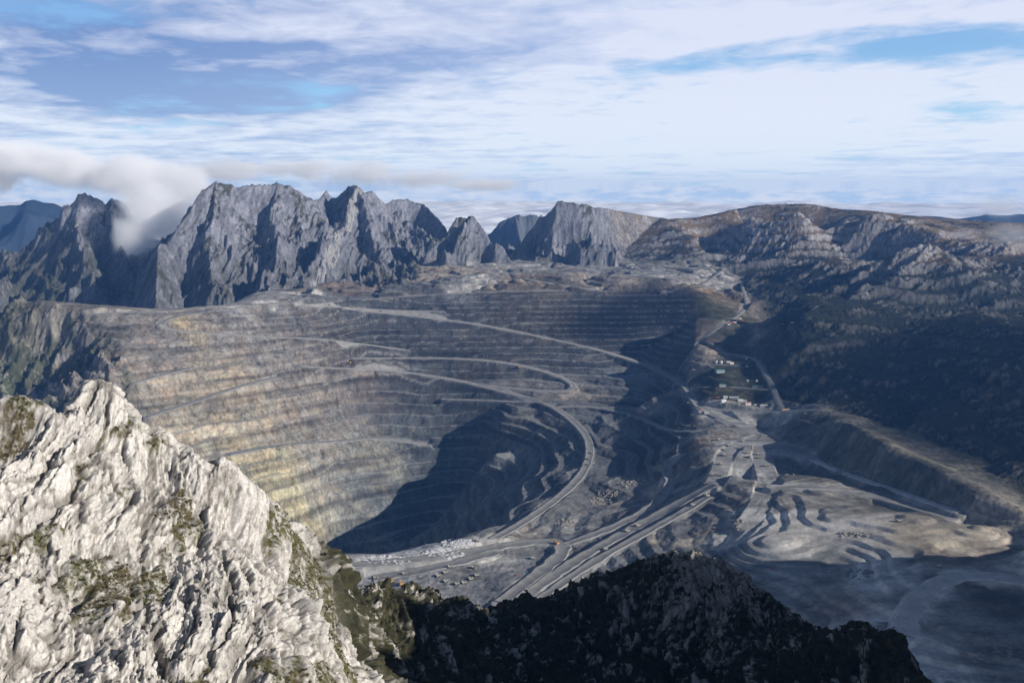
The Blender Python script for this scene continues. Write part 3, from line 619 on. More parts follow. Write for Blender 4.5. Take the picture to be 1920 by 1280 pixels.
# limestone ranges: pale rock, darker where plants hold on
karn = ridged(GXx / 26 + wx / 40, GYy / 40, 4, 131, 0.65)
bedc = ridged(sd / 30, al / 200, 4, 133, 0.65)
rockc = np.array((.20, .205, .235)) * (1.12 - 0.85 * np.clip(np.where(m_right > 0.5, karn, bedc), 0, 1))[..., None] * (1 + nb * 0.5)[..., None]
vegn = fbm(GXx / 190, GYy / 190, 4, 141, 0.6) + 0.5 * fbm(GXx / 30, GYy / 30, 3, 145)
veg_l = sstep(-0.10, 0.25, vegn + 0.42 - slope * 0.36)
vegc = np.array((.060, .060, .038)) * (1 + nb * 0.8)[..., None]
Cl = rockc * (1 - veg_l[..., None]) + vegc * veg_l[..., None]
mb = np.maximum(m_back, wmount)
low = sstep(-150, -480, Zt)                    # forest and moss on the lower slopes
Cl = tint(Cl, np.clip(low * (0.55 + vegn) + 0.5 * sstep(-2000, -2500, GXx) * sstep(-80, -350, Zt), 0, 1) * 0.85, (.05, .052, .035))
C = C * (1 - mb[..., None]) + Cl * mb[..., None]
hi = sstep(-480, -300, Zt)
rock_r = sstep(0.12, 0.50, fine_k * 0.9 + 0.30 * nr + (slope - 0.55) * 0.35 - 0.19 + 0.36 * hi + 0.34 * ledge + 0.6 * (rb2 - 0.42) + 0.4 * (rb1 - 0.42))
band = sstep(0.08, 0.3, fbm(GXx / 260 + GYy / 900, GYy / 420, 4, 153, 0.55))
rock_r = rock_r * (0.30 + 0.70 * hi) * (0.6 + 0.4 * band)
veg_r = tint(np.broadcast_to(np.array((.016, .019, .013)), C.shape) * (1 + nb * 0.9)[..., None], sstep(-400, -240, Zt) * sstep(-0.35, 0.1, vegn) * 0.9, (.17, .12, .060))
Cr = veg_r * (1 - rock_r[..., None]) + rockc * np.array((1.62, 1.52, 1.34)) * rock_r[..., None]
C = C * (1 - m_right[..., None]) + Cr * m_right[..., None]
green = m_left * sstep(0.0, 0.3, vegn + 0.1)
C = tint(C, green * 0.8, (.045, .055, .03))
C = tint(C, m_left * sstep(0.55, 0.8, karn) * 0.6, (.33, .32, .32))
C = np.clip(C, 0.012, 0.75)

m_mine = mat_ground('broken rock', 0.12, 0.6, 3.5, 0.42, 0.95)
m_lime = mat_ground('limestone', 0.06, 0.9, 8.0, 0.5, 0.95)
fc = lambda a: a[:-1, :-1]
is_r = fc(m_right) > 0.5; is_b = (fc(mb) > 0.5) & ~is_r
is_p = (fc(m_pit) > 0.5) & ~is_r & ~is_b
ter = []
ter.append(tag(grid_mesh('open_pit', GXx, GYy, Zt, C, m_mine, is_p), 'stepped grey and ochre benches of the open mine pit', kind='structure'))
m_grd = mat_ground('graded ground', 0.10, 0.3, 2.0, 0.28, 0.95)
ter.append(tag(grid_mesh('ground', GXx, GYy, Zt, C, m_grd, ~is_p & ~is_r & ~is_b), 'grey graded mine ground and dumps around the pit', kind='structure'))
ter.append(tag(grid_mesh('mountain', GXx, GYy, Zt, C, m_lime, is_b), 'jagged grey limestone range behind the pit', kind='structure'))
ter.append(tag(grid_mesh('hillside', GXx, GYy, Zt, C, m_lime, is_r), 'dark rugged limestone plateau to the right of the pit', kind='structure'))

# ------------------------------------------------------------------ near limestone ridge
FP = [PD(*p) for p in [
    # skyline of the pale crag, then the dark saddle and knoll
    (-60, 760, 340), (0, 765, 340), (45, 742, 335), (80, 782, 340), (120, 782, 350), (150, 735, 352), (190, 712, 350), (232, 748, 350), (262, 792, 352), (300, 803, 352), (342, 832, 350), (380, 864, 348),
    (412, 866, 340), (426, 857, 335), (442, 862, 335), (458, 888, 336), (485, 908, 340), (520, 950, 350), (560, 985, 362), (588, 1003, 372), (600, 1032, 385), (640, 1062, 410), (700, 1088, 450), (760, 1102, 500), (850, 1122, 560), (905, 1136, 600), (960, 1142, 630),
    (1020, 1122, 625), (1080, 1096, 610), (1140, 1076, 595), (1200, 1052, 580), (1250, 1036, 568), (1290, 1031, 560), (1340, 1046, 550), (1400, 1082, 540), (1450, 1108, 530), (1482, 1140, 520), (1520, 1168, 505), (1560, 1178, 495), (1600, 1165, 500), (1650, 1182, 485), (1700, 1216, 465), (1740, 1275, 440), (1760, 1320, 420),
    # face of the crag
    (40, 830, 322), (100, 850, 318), (200, 800, 332), (120, 930, 300), (220, 900, 312), (320, 900, 322), (400, 940, 318), (60, 1020, 282), (160, 1020, 284), (280, 1000, 296), (380, 1020, 298), (460, 980, 318), (520, 1040, 318), (560, 1080, 318),
    (40, 1120, 258), (140, 1130, 258), (240, 1130, 264), (320, 1100, 278), (400, 1120, 272), (470, 1120, 272), (540, 1150, 276), (600, 1140, 305), (640, 1190, 310),
    (20, 1260, 232), (140, 1260, 236), (260, 1240, 244), (360, 1230, 246), (450, 1200, 250), (540, 1230, 250), (620, 1250, 268), (700, 1270, 300), (745, 1285, 315), (40, 1400, 208), (250, 1400, 214), (500, 1400, 224), (700, 1400, 270),
    # slope beyond the crag's right edge
    (650, 1105, 420), (700, 1150, 415), (760, 1180, 425), (720, 1210, 385), (800, 1240, 410), (860, 1180, 480), (800, 1285, 392), (900, 1250, 440), (820, 1400, 340), (1000, 1400, 420), (1000, 1280, 480), (1000, 1210, 530), (950, 1180, 560), (1100, 1200, 530), (1060, 1150, 580),
    (1100, 1290, 480), (1200, 1140, 545), (1200, 1220, 512), (1200, 1300, 480), (1290, 1100, 530), (1290, 1180, 505), (1290, 1280, 478), (1380, 1130, 512), (1380, 1220, 485), (1450, 1180, 488), (1460, 1280, 455), (1560, 1230, 460), (1600, 1290, 440), (1680, 1270, 436), (1300, 1400, 440), (1600, 1400, 400),
    (1850, 1500, 380), (1950, 1700, 330),
    (-250, 800, 335), (-500, 860, 330), (-250, 950, 300), (-500, 1050, 290), (-250, 1150, 255), (-500, 1250, 250), (-250, 1350, 225),
]]
def behind(px, py, D, back, down):
    x, y, z = PD(px, py, D); r = hypot(x, y); return (x * (r + back) / r, y * (r + back) / r, z - down)
for px, py, D in [(-500, 860, 330), (-250, 800, 335), (-60, 760, 340), (45, 742, 335), (120, 782, 350), (190, 712, 350), (262, 792, 352), (342, 832, 350), (426, 857, 335), (485, 908, 340), (560, 985, 362), (640, 1062, 410), (700, 1088, 450), (850, 1122, 560), (960, 1142, 630), (1080, 1096, 610), (1200, 1052, 580), (1290, 1031, 560), (1400, 1082, 540), (1482, 1140, 520), (1560, 1178, 495), (1650, 1182, 485), (1740, 1275, 440)]:
    FP += [behind(px, py, D, 22, 24), behind(px, py, D, 90, 105), behind(px, py, D, 330, 330)]
fore_fn = Surf(FP, 9.0, 0.02)
FA, FD = 1640, 1080
AZf = np.linspace(radians(-41), radians(29), FA); LDf = np.linspace(math.log(200), math.log(860), FD)
A2, L2 = np.meshgrid(AZf, LDf); R2 = np.exp(L2); X2, Y2 = R2 * np.sin(A2), R2 * np.cos(A2)
Zb = upsample(fore_fn, AZf, LDf, 3)
# signed position: 1 on the sunlit pale crag, 0 on the darker far slope, saddle and knoll
crag_edge = [PD(*p)[:2] for p in [(585, 1003, 372), (612, 1070, 345), (650, 1150, 322), (700, 1220, 318), (770, 1285, 322), (800, 1400, 300)]]
crag_poly = crag_edge + [(-40, 150), (-500, 150), (-600, 500), (-200, 500)]
m_crag = polymask(X2, Y2, crag_poly, 9)
dxb = np.gradient(Zb, axis=1) / (R2 * (AZf[1] - AZf[0])); dyb = np.gradient(Zb, axis=0) / np.gradient(R2, axis=0)
# move points along the outward normal of the coarse form
nx_, ny_ = -(dxb * np.cos(A2) + dyb * np.sin(A2)), -(-dxb * np.sin(A2) + dyb * np.cos(A2))
nl = np.sqrt(nx_ ** 2 + ny_ ** 2 + 1); nx_, ny_, nz_ = nx_ / nl, ny_ / nl, 1 / nl
# slope-aligned coordinates: s across the fall line, t down it (height included so that steep faces are not stretched)
qx = X2 + fbm(X2 / 40, Y2 / 40, 2, 201) * 7; qy = Y2 * 0.75 - Zb * 0.75 + fbm(X2 / 40, Y2 / 40, 2, 205) * 7
sx_, ty = qx * 0.94 + qy * 0.30, qy * 0.94 - qx * 0.30
jx2 = fbm(X2 / 7, Y2 / 7, 5, 211, 0.62) * 3.0; jy2 = fbm(X2 / 7, Y2 / 7, 5, 213, 0.62) * 3.0
def cracks(sc, an, w, s, j=1.0):
    f1, f2, idr, tl = worley((sx_ + jx2 * j) / sc, (ty + jy2 * j) / (sc * an), s)
    cont = 1 - np.exp(-((f2 - f1) / 0.22) ** 2)
    return tl * cont, np.exp(-((f2 - f1) / w) ** 2), idr * cont
f1a, ca, ia_ = cracks(22, 1.35, 0.05, 221)
f1b, cb, ib_ = cracks(8.0, 1.45, 0.085, 223)
f1c, cc_, ic_ = cracks(3.1, 1.4, 0.12, 227, 0.6)
f1d, cd, id_ = cracks(1.25, 1.3, 0.20, 229, 0.25)
big = (ridged(sx_ / 60, ty / 95, 4, 231, 0.5) - 0.42)
def billow(x, y, o, sd_, r=0.55): 
    t = 0; a_ = 1; n_ = 0
    for k_ in range(o):
        t = t + a_ * np.abs(n2(x, y, sd_ + k_ * 5)) * 2.2; n_ += a_; a_ *= r; x = x * 2.1 + 3.3; y = y * 2.1 - 4.1
    return t / n_
H = big * 9 + ia_ * 2.0 + ib_ * 1.0 + ic_ * 0.42 + id_ * 0.14 + f1a * 7.5 + f1b * 3.6 + f1c * 1.5 + f1d * 0.5
H = H - ca * 2.0 - cb * 1.1 - cc_ * 0.5 - cd * 0.18
H = H + (ridged(sx_ / 1.7, ty / 2.4, 3, 249, 0.6) - 0.4) * 0.6
H = H + billow(sx_ / 15, ty / 22, 6, 241, 0.52) * 3.6 - 1.6
skyf = polydist(X2, Y2, FP[:44])[0]
keep = 0.35 + 0.65 * sstep(0, 16, skyf)
H = H * keep
soilm = sstep(0.18, 0.38, fbm(X2 / 24, Y2 / 34, 4, 251, 0.55) - H / 22)          # soil and plants in hollows
kn = 1 - m_crag
H = lerp(H, H * 0.25 + fbm(X2 / 1.1, Y2 / 1.1, 3, 255, 0.7) * 0.5, soilm * 0.75)
H = H + kn * ((ridged(sx_ / 17, ty / 24, 4, 261, 0.6) - 0.4) * 5.0 + fbm(X2 / 3, Y2 / 3, 4, 263, 0.7) * 1.6)
XF, YF, ZF = X2 + nx_ * H, Y2 + ny_ * H, Zb + nz_ * H
slo = np.hypot(np.gradient(ZF, axis=1) / (R2 * (AZf[1] - AZf[0])), np.gradient(ZF, axis=0) / np.gradient(R2, axis=0))
nA = fbm(X2 / 14, Y2 / 14, 4, 271, 0.6); nB = fbm(X2 / 3, Y2 / 3, 4, 275, 0.65); nC = fbm(X2 / 0.8, Y2 / 0.8, 2, 277)
rock = np.array((.66, .635, .60)) * (1 + nA * 0.30 + nB * 0.38 + nC * 0.15)[..., None]
dirt = np.clip(ca * 0.9 + cb * 0.9 * sstep(-0.45, 0.0, nA) + cc_ * 0.8 * sstep(-0.35, 0.1, nB + nA) + cd * 0.5 * sstep(-0.2, 0.2, nB), 0, 1)
rock = tint(rock, dirt * 0.72, (.060, .052, .040))
stain = sstep(0.05, 0.4, fbm(sx_ / 4, ty / 14, 5, 281, 0.65)) * 0.42
rock = tint(rock, stain, (.24, .23, .22))
rock = tint(rock, sstep(0.25, 0.5, fbm(X2 / 18, Y2 / 18, 3, 285)) * 0.5, (.42, .40, .39))
vegf = np.array((.075, .075, .028)) * (1 + nB * 0.9 + nC * 0.8)[..., None]
vegf = tint(vegf, sstep(-0.1, 0.3, nA + nB * 0.4) * 0.6, (.10, .07, .042))
vg = np.clip(soilm * (0.75 + nB * 1.6 + nC), 0, 1)
Cc = rock * (1 - vg[..., None]) + vegf * vg[..., None]
vegk = tint(np.broadcast_to(np.array((.042, .042, .026)), rock.shape) * (1 + nB * 1.1)[..., None], sstep(0.1, 0.35, nA) * 0.5, (.075, .070, .03))
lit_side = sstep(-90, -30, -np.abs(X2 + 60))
vegk = tint(vegk, lit_side * 0.5 * sstep(-0.3, 0.3, nB), (.060, .058, .025))  # sunlit strip of the saddle put into the scrub colour
rk = sstep(0.22, 0.58, ib_ * 0.34 + ic_ * 0.30 + 0.9 * nA + 0.7 * nB + 0.02) * (1 - 0.8 * np.clip(cb + cc_, 0, 1))
rk = np.maximum(rk, sstep(0.1, 0.4, 1 - np.hypot(X2 - 118, (Y2 - 530) * 0.8) / 45 + nA * 1.2 + nB * 1.4) * 0.8)  # paler rock on the knoll top, its sunlight put into the colour
Ck = vegk * (1 - rk[..., None]) + rock * 0.72 * rk[..., None]
CF = np.clip(Ck * kn[..., None] + Cc * m_crag[..., None], 0.012, 0.72)
m_near = mat_ground('weathered limestone', 1.3, 0.8, 0.6, 0.34, 0.95)
fm = fc(m_crag) > 0.5
tag(grid_mesh('rock_crag', XF, YF, ZF, CF, m_near, fm), 'pale fissured limestone crag in the near left corner', kind='structure')
tag(grid_mesh('ridge', XF, YF, ZF, CF, m_near, ~fm), 'dark mossy limestone saddle and knoll in front of the pit', kind='structure')

# tussocks and low shrubs rooted in the soil pockets
def tussocks(name, weight, n, label, col, smin, smax, seed):
    rs = np.random.RandomState(seed); area = (R2 ** 2)
    w_ = (weight * area).ravel(); w_ = w_ / w_.sum(); pick = rs.choice(w_.size, n, p=w_)
    bx = XF.ravel()[pick]; by = YF.ravel()[pick]; bz = ZF.ravel()[pick]
    K = 9; sz = smin * (smax / smin) ** rs.rand(n) ** 1.5
    th = rs.rand(n, K) * 2 * pi; ln = sz[:, None] * (0.6 + 0.8 * rs.rand(n, K)); out = rs.rand(n, K) * 0.9 + 0.15; wd = ln * 0.28
    root = np.stack([bx[:, None] + np.cos(th) * sz[:, None] * 0.15, by[:, None] + np.sin(th) * sz[:, None] * 0.15, np.repeat(bz[:, None] - 0.15, K, 1)], -1)
    tip = root + np.stack([np.cos(th) * ln * out, np.sin(th) * ln * out, ln * (1.15 - out * 0.5)], -1)
    side = np.stack([-np.sin(th), np.cos(th), 0 * th], -1) * wd[..., None]
    mid = (root + tip) / 2 + np.array((0, 0, 0.12)) * sz[:, None, None]
    V = np.stack([root, mid - side, tip, mid + side], 2).reshape(-1, 3); q = np.arange(len(V)).reshape(-1, 4)
    me = bpy.data.meshes.new(name); me.vertices.add(len(V)); me.vertices.foreach_set('co', V.astype(np.float32).ravel())
    me.loops.add(q.size); me.loops.foreach_set('vertex_index', q.astype(np.int32).ravel()); me.polygons.add(len(q))
    me.polygons.foreach_set('loop_start', np.arange(0, q.size, 4, dtype=np.int32)); me.update(calc_edges=True)
    me.materials.append(flat(name + ' leaves', col, 0.9, 0, 0.6, 0.35)); o = bpy.data.objects.new(name, me); COL.objects.link(o); tag(o, label, kind='stuff')
tussocks('grass', np.clip(vg * 1.2 - 0.35, 0, 1) * m_crag, 9000, 'olive tussocks in the hollows of the pale crag', (.085, .080, .030), 0.25, 0.8, 11)
tussocks('scrub', np.clip(1 - rk * 1.5, 0, 1) * kn * sstep(900, 700, R2), 16000, 'dark low scrub on the saddle and knoll', (.045, .047, .024), 0.35, 1.5, 12)

# ------------------------------------------------------------------ high ground to the right of the view (its shade falls into the frame)
def off_mountain(name, x0, x1, y0, y1, fn, n=150):
    X, Y = np.meshgrid(np.linspace(x0, x1, n), np.linspace(y0, y1, n)); Z = fn(X, Y)
    z = np.clip(ridged(X / 60, Y / 60, 3, 301), 0, 1)[..., None]
    tag(grid_mesh(name, X, Y, Z, np.array((.06, .06, .045)) * (1 - z) + np.array((.33, .33, .34)) * z, m_lime), kind='structure')
def fn_a(X, Y):
    top = 0 - 0.10 * np.abs(Y - 150) - 0.75 * np.maximum(Y - 340, 0); base = -420
    d = np.abs(X - (330 + 0.12 * Y))
    return np.maximum(base, top - d * 1.15 + ridged(X / 70, Y / 70, 4, 311) * 34 - 12) - 600 * sstep(150, 60, X - 0.40 * Y)
off_mountain('mountain', 250, 720, -350, 560, fn_a)
def fn_b(X, Y):
    crest = -300 - 260 * sstep(1500, 1960, Y)
    d = np.abs(X - 1560)
    return np.maximum(-1000, crest - d * 0.85 + (ridged(X / 240, Y / 240, 4, 321) - 0.4) * 70)
off_mountain('mountain', 1150, 2500, 400, 2060, fn_b)

# ------------------------------------------------------------------ helpers on the finished ground
def zground(x, y):
    fi = (math.atan2(x, y) - AZ[0]) / (AZ[1] - AZ[0]); fj = (math.log(hypot(x, y)) - LD[0]) / (LD[1] - LD[0])
    i = min(max(int(fi), 0), NA - 2); j = min(max(int(fj), 0), ND - 2); a = min(max(fi - i, 0), 1); b = min(max(fj - j, 0), 1)
    return (Zt[j, i] * (1 - a) + Zt[j, i + 1] * a) * (1 - b) + (Zt[j + 1, i] * (1 - a) + Zt[j + 1, i + 1] * a) * b
def spot(px, py): return cast(px, py, Zt)

m_road = mat_ground('graded gravel', 0.12, 0.25, 0.8, 0.22, 0.95)
for k, (kind, w, q) in enumerate(road_lines):
    if kind == 'yard': continue
    hw = w / 2 * 0.92
    prof = [(-hw - 2.5, -2.5), (-hw, 2.0 if kind in ('bench', 'main', 'haul') else 0.5), (-hw + 3, 0.6), (0, 0.75), (hw - 3, 0.6), (hw, 2.0 if kind in ('bench', 'main', 'haul') else 0.5), (hw + 2.5, -2.5)]
    pts_ = []
    L = np.concatenate([[0], np.cumsum(np.hypot(np.diff(q[:, 0]), np.diff(q[:, 1])))]); n = max(3, int(L[-1] / 9))
    t = np.linspace(0, L[-1], n); X = np.interp(t, L, q[:, 0]); Y = np.interp(t, L, q[:, 1])
    tx, ty_ = np.gradient(X), np.gradient(Y); tl = np.hypot(tx, ty_) + 1e-9; nx1, ny1 = -ty_ / tl, tx / tl
    jit = fbm(X / 45, Y / 45, 4, 500 + k) * w * (0.13 if kind in ('main', 'bench') else 0.25)
    GXr = np.zeros((n, len(prof))); GYr = GXr.copy(); GZr = GXr.copy()
    for j, (o, h) in enumerate(prof):
        oo = o + np.sign(o) * jit
        GXr[:, j] = X + nx1 * oo; GYr[:, j] = Y + ny1 * oo
        GZr[:, j] = [zground(a, b) + h + 0.05 * k for a, b in zip(GXr[:, j], GYr[:, j])]
    g = 0.24 + 0.11 * fbm(GXr / 25, GYr / 25, 4, 520 + k) + 0.06 * np.abs(np.linspace(-1, 1, len(prof)))[None, :]
    if kind == 'curve': g = g * 1.9
    Cr_ = np.stack([g, g * 0.985, g * 0.95], -1)
    ro = grid_mesh('haul_road', GXr, GYr, GZr, Cr_, m_road); tag(ro, kind='structure')

# ------------------------------------------------------------------ far hills, cloud deck and lowland
def far_ridge(pl, width, depth, name, col, label, seed, amp):
    P = [PD(*p) for p in pl]
    px = np.array([p[0] for p in P]); py = np.array([p[1] for p in P]); pz = np.array([p[2] for p in P])
    n = 260; X = np.linspace(px[0], px[-1], n); Yc = np.interp(X, px, py); Zc = np.interp(X, px, pz)
    T = np.linspace(-1, 1, 90); XX, TT = np.meshgrid(X, T)
    YY = Yc[None, :] + TT * width; q = np.abs(TT)
    ZZ = Zc[None, :] - depth * q ** 0.85 + (ridged(XX / (width * 0.35), YY / (width * 0.8), 4, seed) - 0.42) * amp * sstep(0, 0.2, q) + fbm(XX / (width * 0.1), YY / (width * 0.1), 3, seed) * amp * 0.12
    Cx = np.broadcast_to(np.array(col), XX.shape + (3,)) * (1 + fbm(XX / 300, YY / 300, 3, seed + 3) * 0.6)[..., None]
    return tag(grid_mesh(name, XX, YY, ZZ, np.clip(Cx, .01, .6), m_lime), label, kind='structure')
far_ridge([(-420, 372, 13000), (-150, 378, 13000), (0, 383, 13000), (38, 383, 13000), (50, 376, 13000), (62, 374, 13000), (100, 378, 13000), (124, 384, 13000), (150, 398, 13000), (260, 420, 13000)], 3200, 1500, 'mountain', (.03, .045, .065), 'distant blue flat topped mountain at the left edge', 401, 500)
far_ridge([(-400, 462, 8800), (-100, 464, 8800), (0, 468, 8800), (50, 477, 8800), (100, 500, 8700), (200, 560, 8600)], 1800, 900, 'hillside', (.04, .05, .04), 'dark blue forested spur at the left edge', 411, 260)
far_ridge([(900, 452, 9700), (916, 436, 9700), (935, 420, 9700), (958, 405, 9700), (974, 396, 9700), (985, 399, 9700), (1000, 399, 9700), (1015, 407, 9700), (1035, 418, 9700), (1080, 440, 9700)], 1500, 1000, 'mountain', (.10, .11, .12), 'distant blue peak seen through the gap', 421, 420)
far_ridge([(1640, 425, 15500), (1700, 408, 15500), (1735, 402, 15500), (1760, 405, 15500), (1800, 408, 15500), (1830, 403, 15500), (1850, 399, 15500), (1875, 402, 15500), (1920, 400, 15500), (2100, 410, 15500)], 2500, 900, 'hillside', (.05, .06, .06), 'faint blue hills on the right horizon', 431, 160)

def sheet(name, n, r0, r1, zf, mat, label, kind):
    a = np.linspace(radians(-75), radians(75), n); l = np.linspace(math.log(r0), math.log(r1), n)
    A, L = np.meshgrid(a, l); R = np.exp(L); X, Y = R * np.sin(A), R * np.cos(A)
    return tag(grid_mesh(name, X, Y, zf(X, Y), None, mat), label, kind=kind)
m_cloud = bpy.data.materials.new('cloud top'); m_cloud.use_nodes = True
_b = m_cloud.node_tree.nodes['Principled BSDF']; _b.inputs['Base Color'].default_value = (.9, .92, .95, 1); _b.inputs['Roughness'].default_value = 1
sheet('low_clouds', 420, 18500, 90000, lambda X, Y: -820 + 520 * np.clip(fbm(X / 7000, Y / 7000, 6, 441, 0.55) + 0.1, -.2, 1) + 160 * fbm(X / 1300, Y / 1300, 4, 445), m_cloud, 'white sea of low clouds beyond the mountains', 'stuff')
sheet('lowland', 60, 100, 95000, lambda X, Y: -1500 + 0 * X, flat('lowland forest', (.04, .055, .04)), 'dark lowland beyond the range', 'structure')

# ------------------------------------------------------------------ haze
def haze_box():
    x0, x1, y0, y1, z0, z1 = -17000, 17000, -1500, 18200, -1560, 260
    v = [(x, y, z) for x in (x0, x1) for y in (y0, y1) for z in (z0, z1)]
    f = [(0, 1, 3, 2), (4, 6, 7, 5), (0, 4, 5, 1), (2, 3, 7, 6), (0, 2, 6, 4), (1, 5, 7, 3)]
    me = bpy.data.meshes.new('haze'); me.from_pydata(v, [], f); me.update()
    o = bpy.data.objects.new('haze', me); COL.objects.link(o)
    m = bpy.data.materials.new('haze'); m.use_nodes = True; t = m.node_tree; t.nodes.clear()
    out = t.nodes.new('ShaderNodeOutputMaterial'); pv = t.nodes.new('ShaderNodeVolumePrincipled')
    pv.inputs['Color'].default_value = (0.17, 0.43, 1.0, 1); pv.inputs['Density'].default_value = 2.8e-5; pv.inputs['Anisotropy'].default_value = 0.1
    t.links.new(pv.outputs[0], out.inputs['Volume']); me.materials.append(m)
    tag(o, kind='stuff')
haze_box()

# ------------------------------------------------------------------ cloud spilling over the range
def cloud_bank(name, puffs, dens, label, scale, amp=1.9, edge=0.5, col=(0.985, 0.99, 1.0)):
    """puffs: photo x, y, distance, half width px, half height px, depth m"""
    E = []
    for pf in puffs:
        if len(pf) == 4: E.append(pf); continue            # a puff given by its real centre and radii
        px, py, D, wx_, wy_, dp = pf
        c = PD(px, py, D); E.append((c, wx_ / F * D, dp, wy_ / F * D))
    lo = [min(c[i] - r[i] for c, *r in E) - 40 for i in range(3)]; hi_ = [max(c[i] + r[i] for c, *r in E) + 40 for i in range(3)]
    v = [(x, y, z) for x in (lo[0], hi_[0]) for y in (lo[1], hi_[1]) for z in (lo[2], hi_[2])]
    f = [(0, 1, 3, 2), (4, 6, 7, 5), (0, 4, 5, 1), (2, 3, 7, 6), (0, 2, 6, 4), (1, 5, 7, 3)]
    me = bpy.data.meshes.new(name); me.from_pydata(v, [], f); me.update()
    o = bpy.data.objects.new(name, me); COL.objects.link(o)
    m = bpy.data.materials.new(name); m.use_nodes = True; t = NT(m.node_tree); t.n.clear()
    out = t.new('ShaderNodeOutputMaterial'); pv = t.new('ShaderNodeVolumePrincipled'); t.l.new(pv.outputs[0], out.inputs['Volume'])
    pos = t.new('ShaderNodeNewGeometry').outputs['Position']
    best = None
    for c, rx, ry, rz in E:
        q = t.new('ShaderNodeVectorMath', operation='SUBTRACT'); t.l.new(pos, q.inputs[0]); q.inputs[1].default_value = c
        q2 = t.new('ShaderNodeVectorMath', operation='DIVIDE'); t.l.new(q.outputs[0], q2.inputs[0]); q2.inputs[1].default_value = (rx, ry, rz)
        ln = t.new('ShaderNodeVectorMath', operation='LENGTH'); t.l.new(q2.outputs[0], ln.inputs[0])
        g = t.math('SUBTRACT', 1.0, ln.outputs['Value'])
        best = g if best is None else t.math('SMOOTH_MAX', best, g, 0.15)
    n1 = t.noise(pos, 1.0 / scale, 7, 0.6, 0.4)
    fld = t.math('ADD', best, t.math('MULTIPLY', t.math('SUBTRACT', n1, 0.53), amp))
    t.put(pv.inputs['Density'], t.math('MULTIPLY', t.mapr(fld, 0.0, edge), dens))
    pv.inputs['Color'].default_value = (*col, 1); pv.inputs['Anisotropy'].default_value = -0.2
    me.materials.append(m); tag(o, label, kind='stuff')
    return o
cloud_bank('cloud', [(295, 400, 6150, 78, 75, 260), (262, 452, 6050, 45, 55, 220), (250, 330, 6400, 130, 42, 350), (120, 315, 6600, 110, 38, 350), (40, 300, 6700, 90, 40, 350), (350, 340, 6250, 60, 45, 260), (-40, 320, 6800, 90, 35, 350)],
           0.010, 'white cloud spilling over the saddle between the left peaks', 300.0)
cloud_bank('cloud', [(430, 318, 7400, 90, 22, 400), (560, 318, 7500, 110, 22, 400), (680, 325, 7600, 110, 26, 400), (800, 335, 7800, 110, 20, 400), (900, 345, 7900, 90, 14, 400)],
           0.004, 'thin grey cloud bank trailing behind the main range', 240.0, amp=3.0)
cloud_bank('cloud', [(1815, 440, 5600, 26, 14, 150), (1905, 440, 5300, 40, 26, 200), (1880, 385, 6300, 45, 26, 200)], 0.0022, 'faint wisp of mist over the right plateau', 150.0)
def high(x, y, z, h, rx, ry, rz):        # added unseen puff, set sunward to throw shade at x, y, z
    t = (h - z) / SZ; return ((x + SX * t, y + SY * t, h), rx, ry, rz)
cloud_bank('cloud', [high(1750, 3350, -560, 2300, 620, 700, 190), high(1500, 2850, -640, 2300, 400, 450, 160), high(2300, 3000, -500, 2300, 600, 600, 190), high(560, 4620, -560, 2250, 330, 380, 150)],
           0.0045, 'unseen cloud added to shade the right hillside and far pit wall', 500.0, amp=1.0)
sc.cycles.volume_step_rate = 2.0; sc.cycles.volume_max_steps = 128

# ------------------------------------------------------------------ mesh builder for machines and buildings
class MB:
    def __init__(s): s.v = []; s.f = []
    def add(s, v, f):
        k = len(s.v); s.v += v; s.f += [tuple(i + k for i in q) for q in f]; return s
    def box(s, c, d, taper=1.0, shift=(0, 0)):
        x, y, z = c; a, b, h = d[0] / 2, d[1] / 2, d[2]
        v = [(x - a, y - b, z), (x + a, y - b, z), (x + a, y + b, z), (x - a, y + b, z)]
        v += [(x + shift[0] + i * a * taper, y + shift[1] + j * b * taper, z + h) for i, j in ((-1, -1), (1, -1), (1, 1), (-1, 1))]
        return s.add(v, [(3, 2, 1, 0), (4, 5, 6, 7), (0, 1, 5, 4), (1, 2, 6, 5), (2, 3, 7, 6), (3, 0, 4, 7)])
    def prism(s, prof, y0, y1):                      # profile in x,z extruded along y
        n = len(prof); v = [(p[0], y0, p[1]) for p in prof] + [(p[0], y1, p[1]) for p in prof]
        return s.add(v, [tuple(range(n)), tuple(range(2 * n - 1, n - 1, -1))] + [(i, i + n, (i + 1) % n + n, (i + 1) % n) for i in range(n)])
    def cyl(s, p0, p1, r, n=14, r1=None):
        r1 = r if r1 is None else r1
        a = np.array(p0, float); b = np.array(p1, float); d = (b - a) / np.linalg.norm(b - a)
        u = np.cross(d, (0, 0, 1) if abs(d[2]) < .9 else (1, 0, 0)); u /= np.linalg.norm(u); w_ = np.cross(d, u)
        v = [tuple(a + r * (cos(t) * u + sin(t) * w_)) for t in [2 * pi * i / n for i in range(n)]] + [tuple(b + r1 * (cos(t) * u + sin(t) * w_)) for t in [2 * pi * i / n for i in range(n)]]
        return s.add(v, [tuple(range(n))[::-1], tuple(range(n, 2 * n))] + [(i, (i + 1) % n, (i + 1) % n + n, i + n) for i in range(n)])
    def build(s, name, mat, parent=None, bevel=0.0):
        me = bpy.data.meshes.new(name); me.from_pydata(s.v, [], s.f); me.update(); me.materials.append(mat)
        o = bpy.data.objects.new(name, me); COL.objects.link(o)
        if parent: o.parent = parent
        return o
def empty(name, loc=(0, 0, 0), rz=0):
    o = bpy.data.objects.new(name, None); COL.objects.link(o); o.location = loc; o.rotation_euler = (0, 0, rz); return o
def copy_tree(o, parent=None):
    c = o.copy(); COL.objects.link(c); c.parent = parent
    for ch in list(o.children): copy_tree(ch, c)
    return c
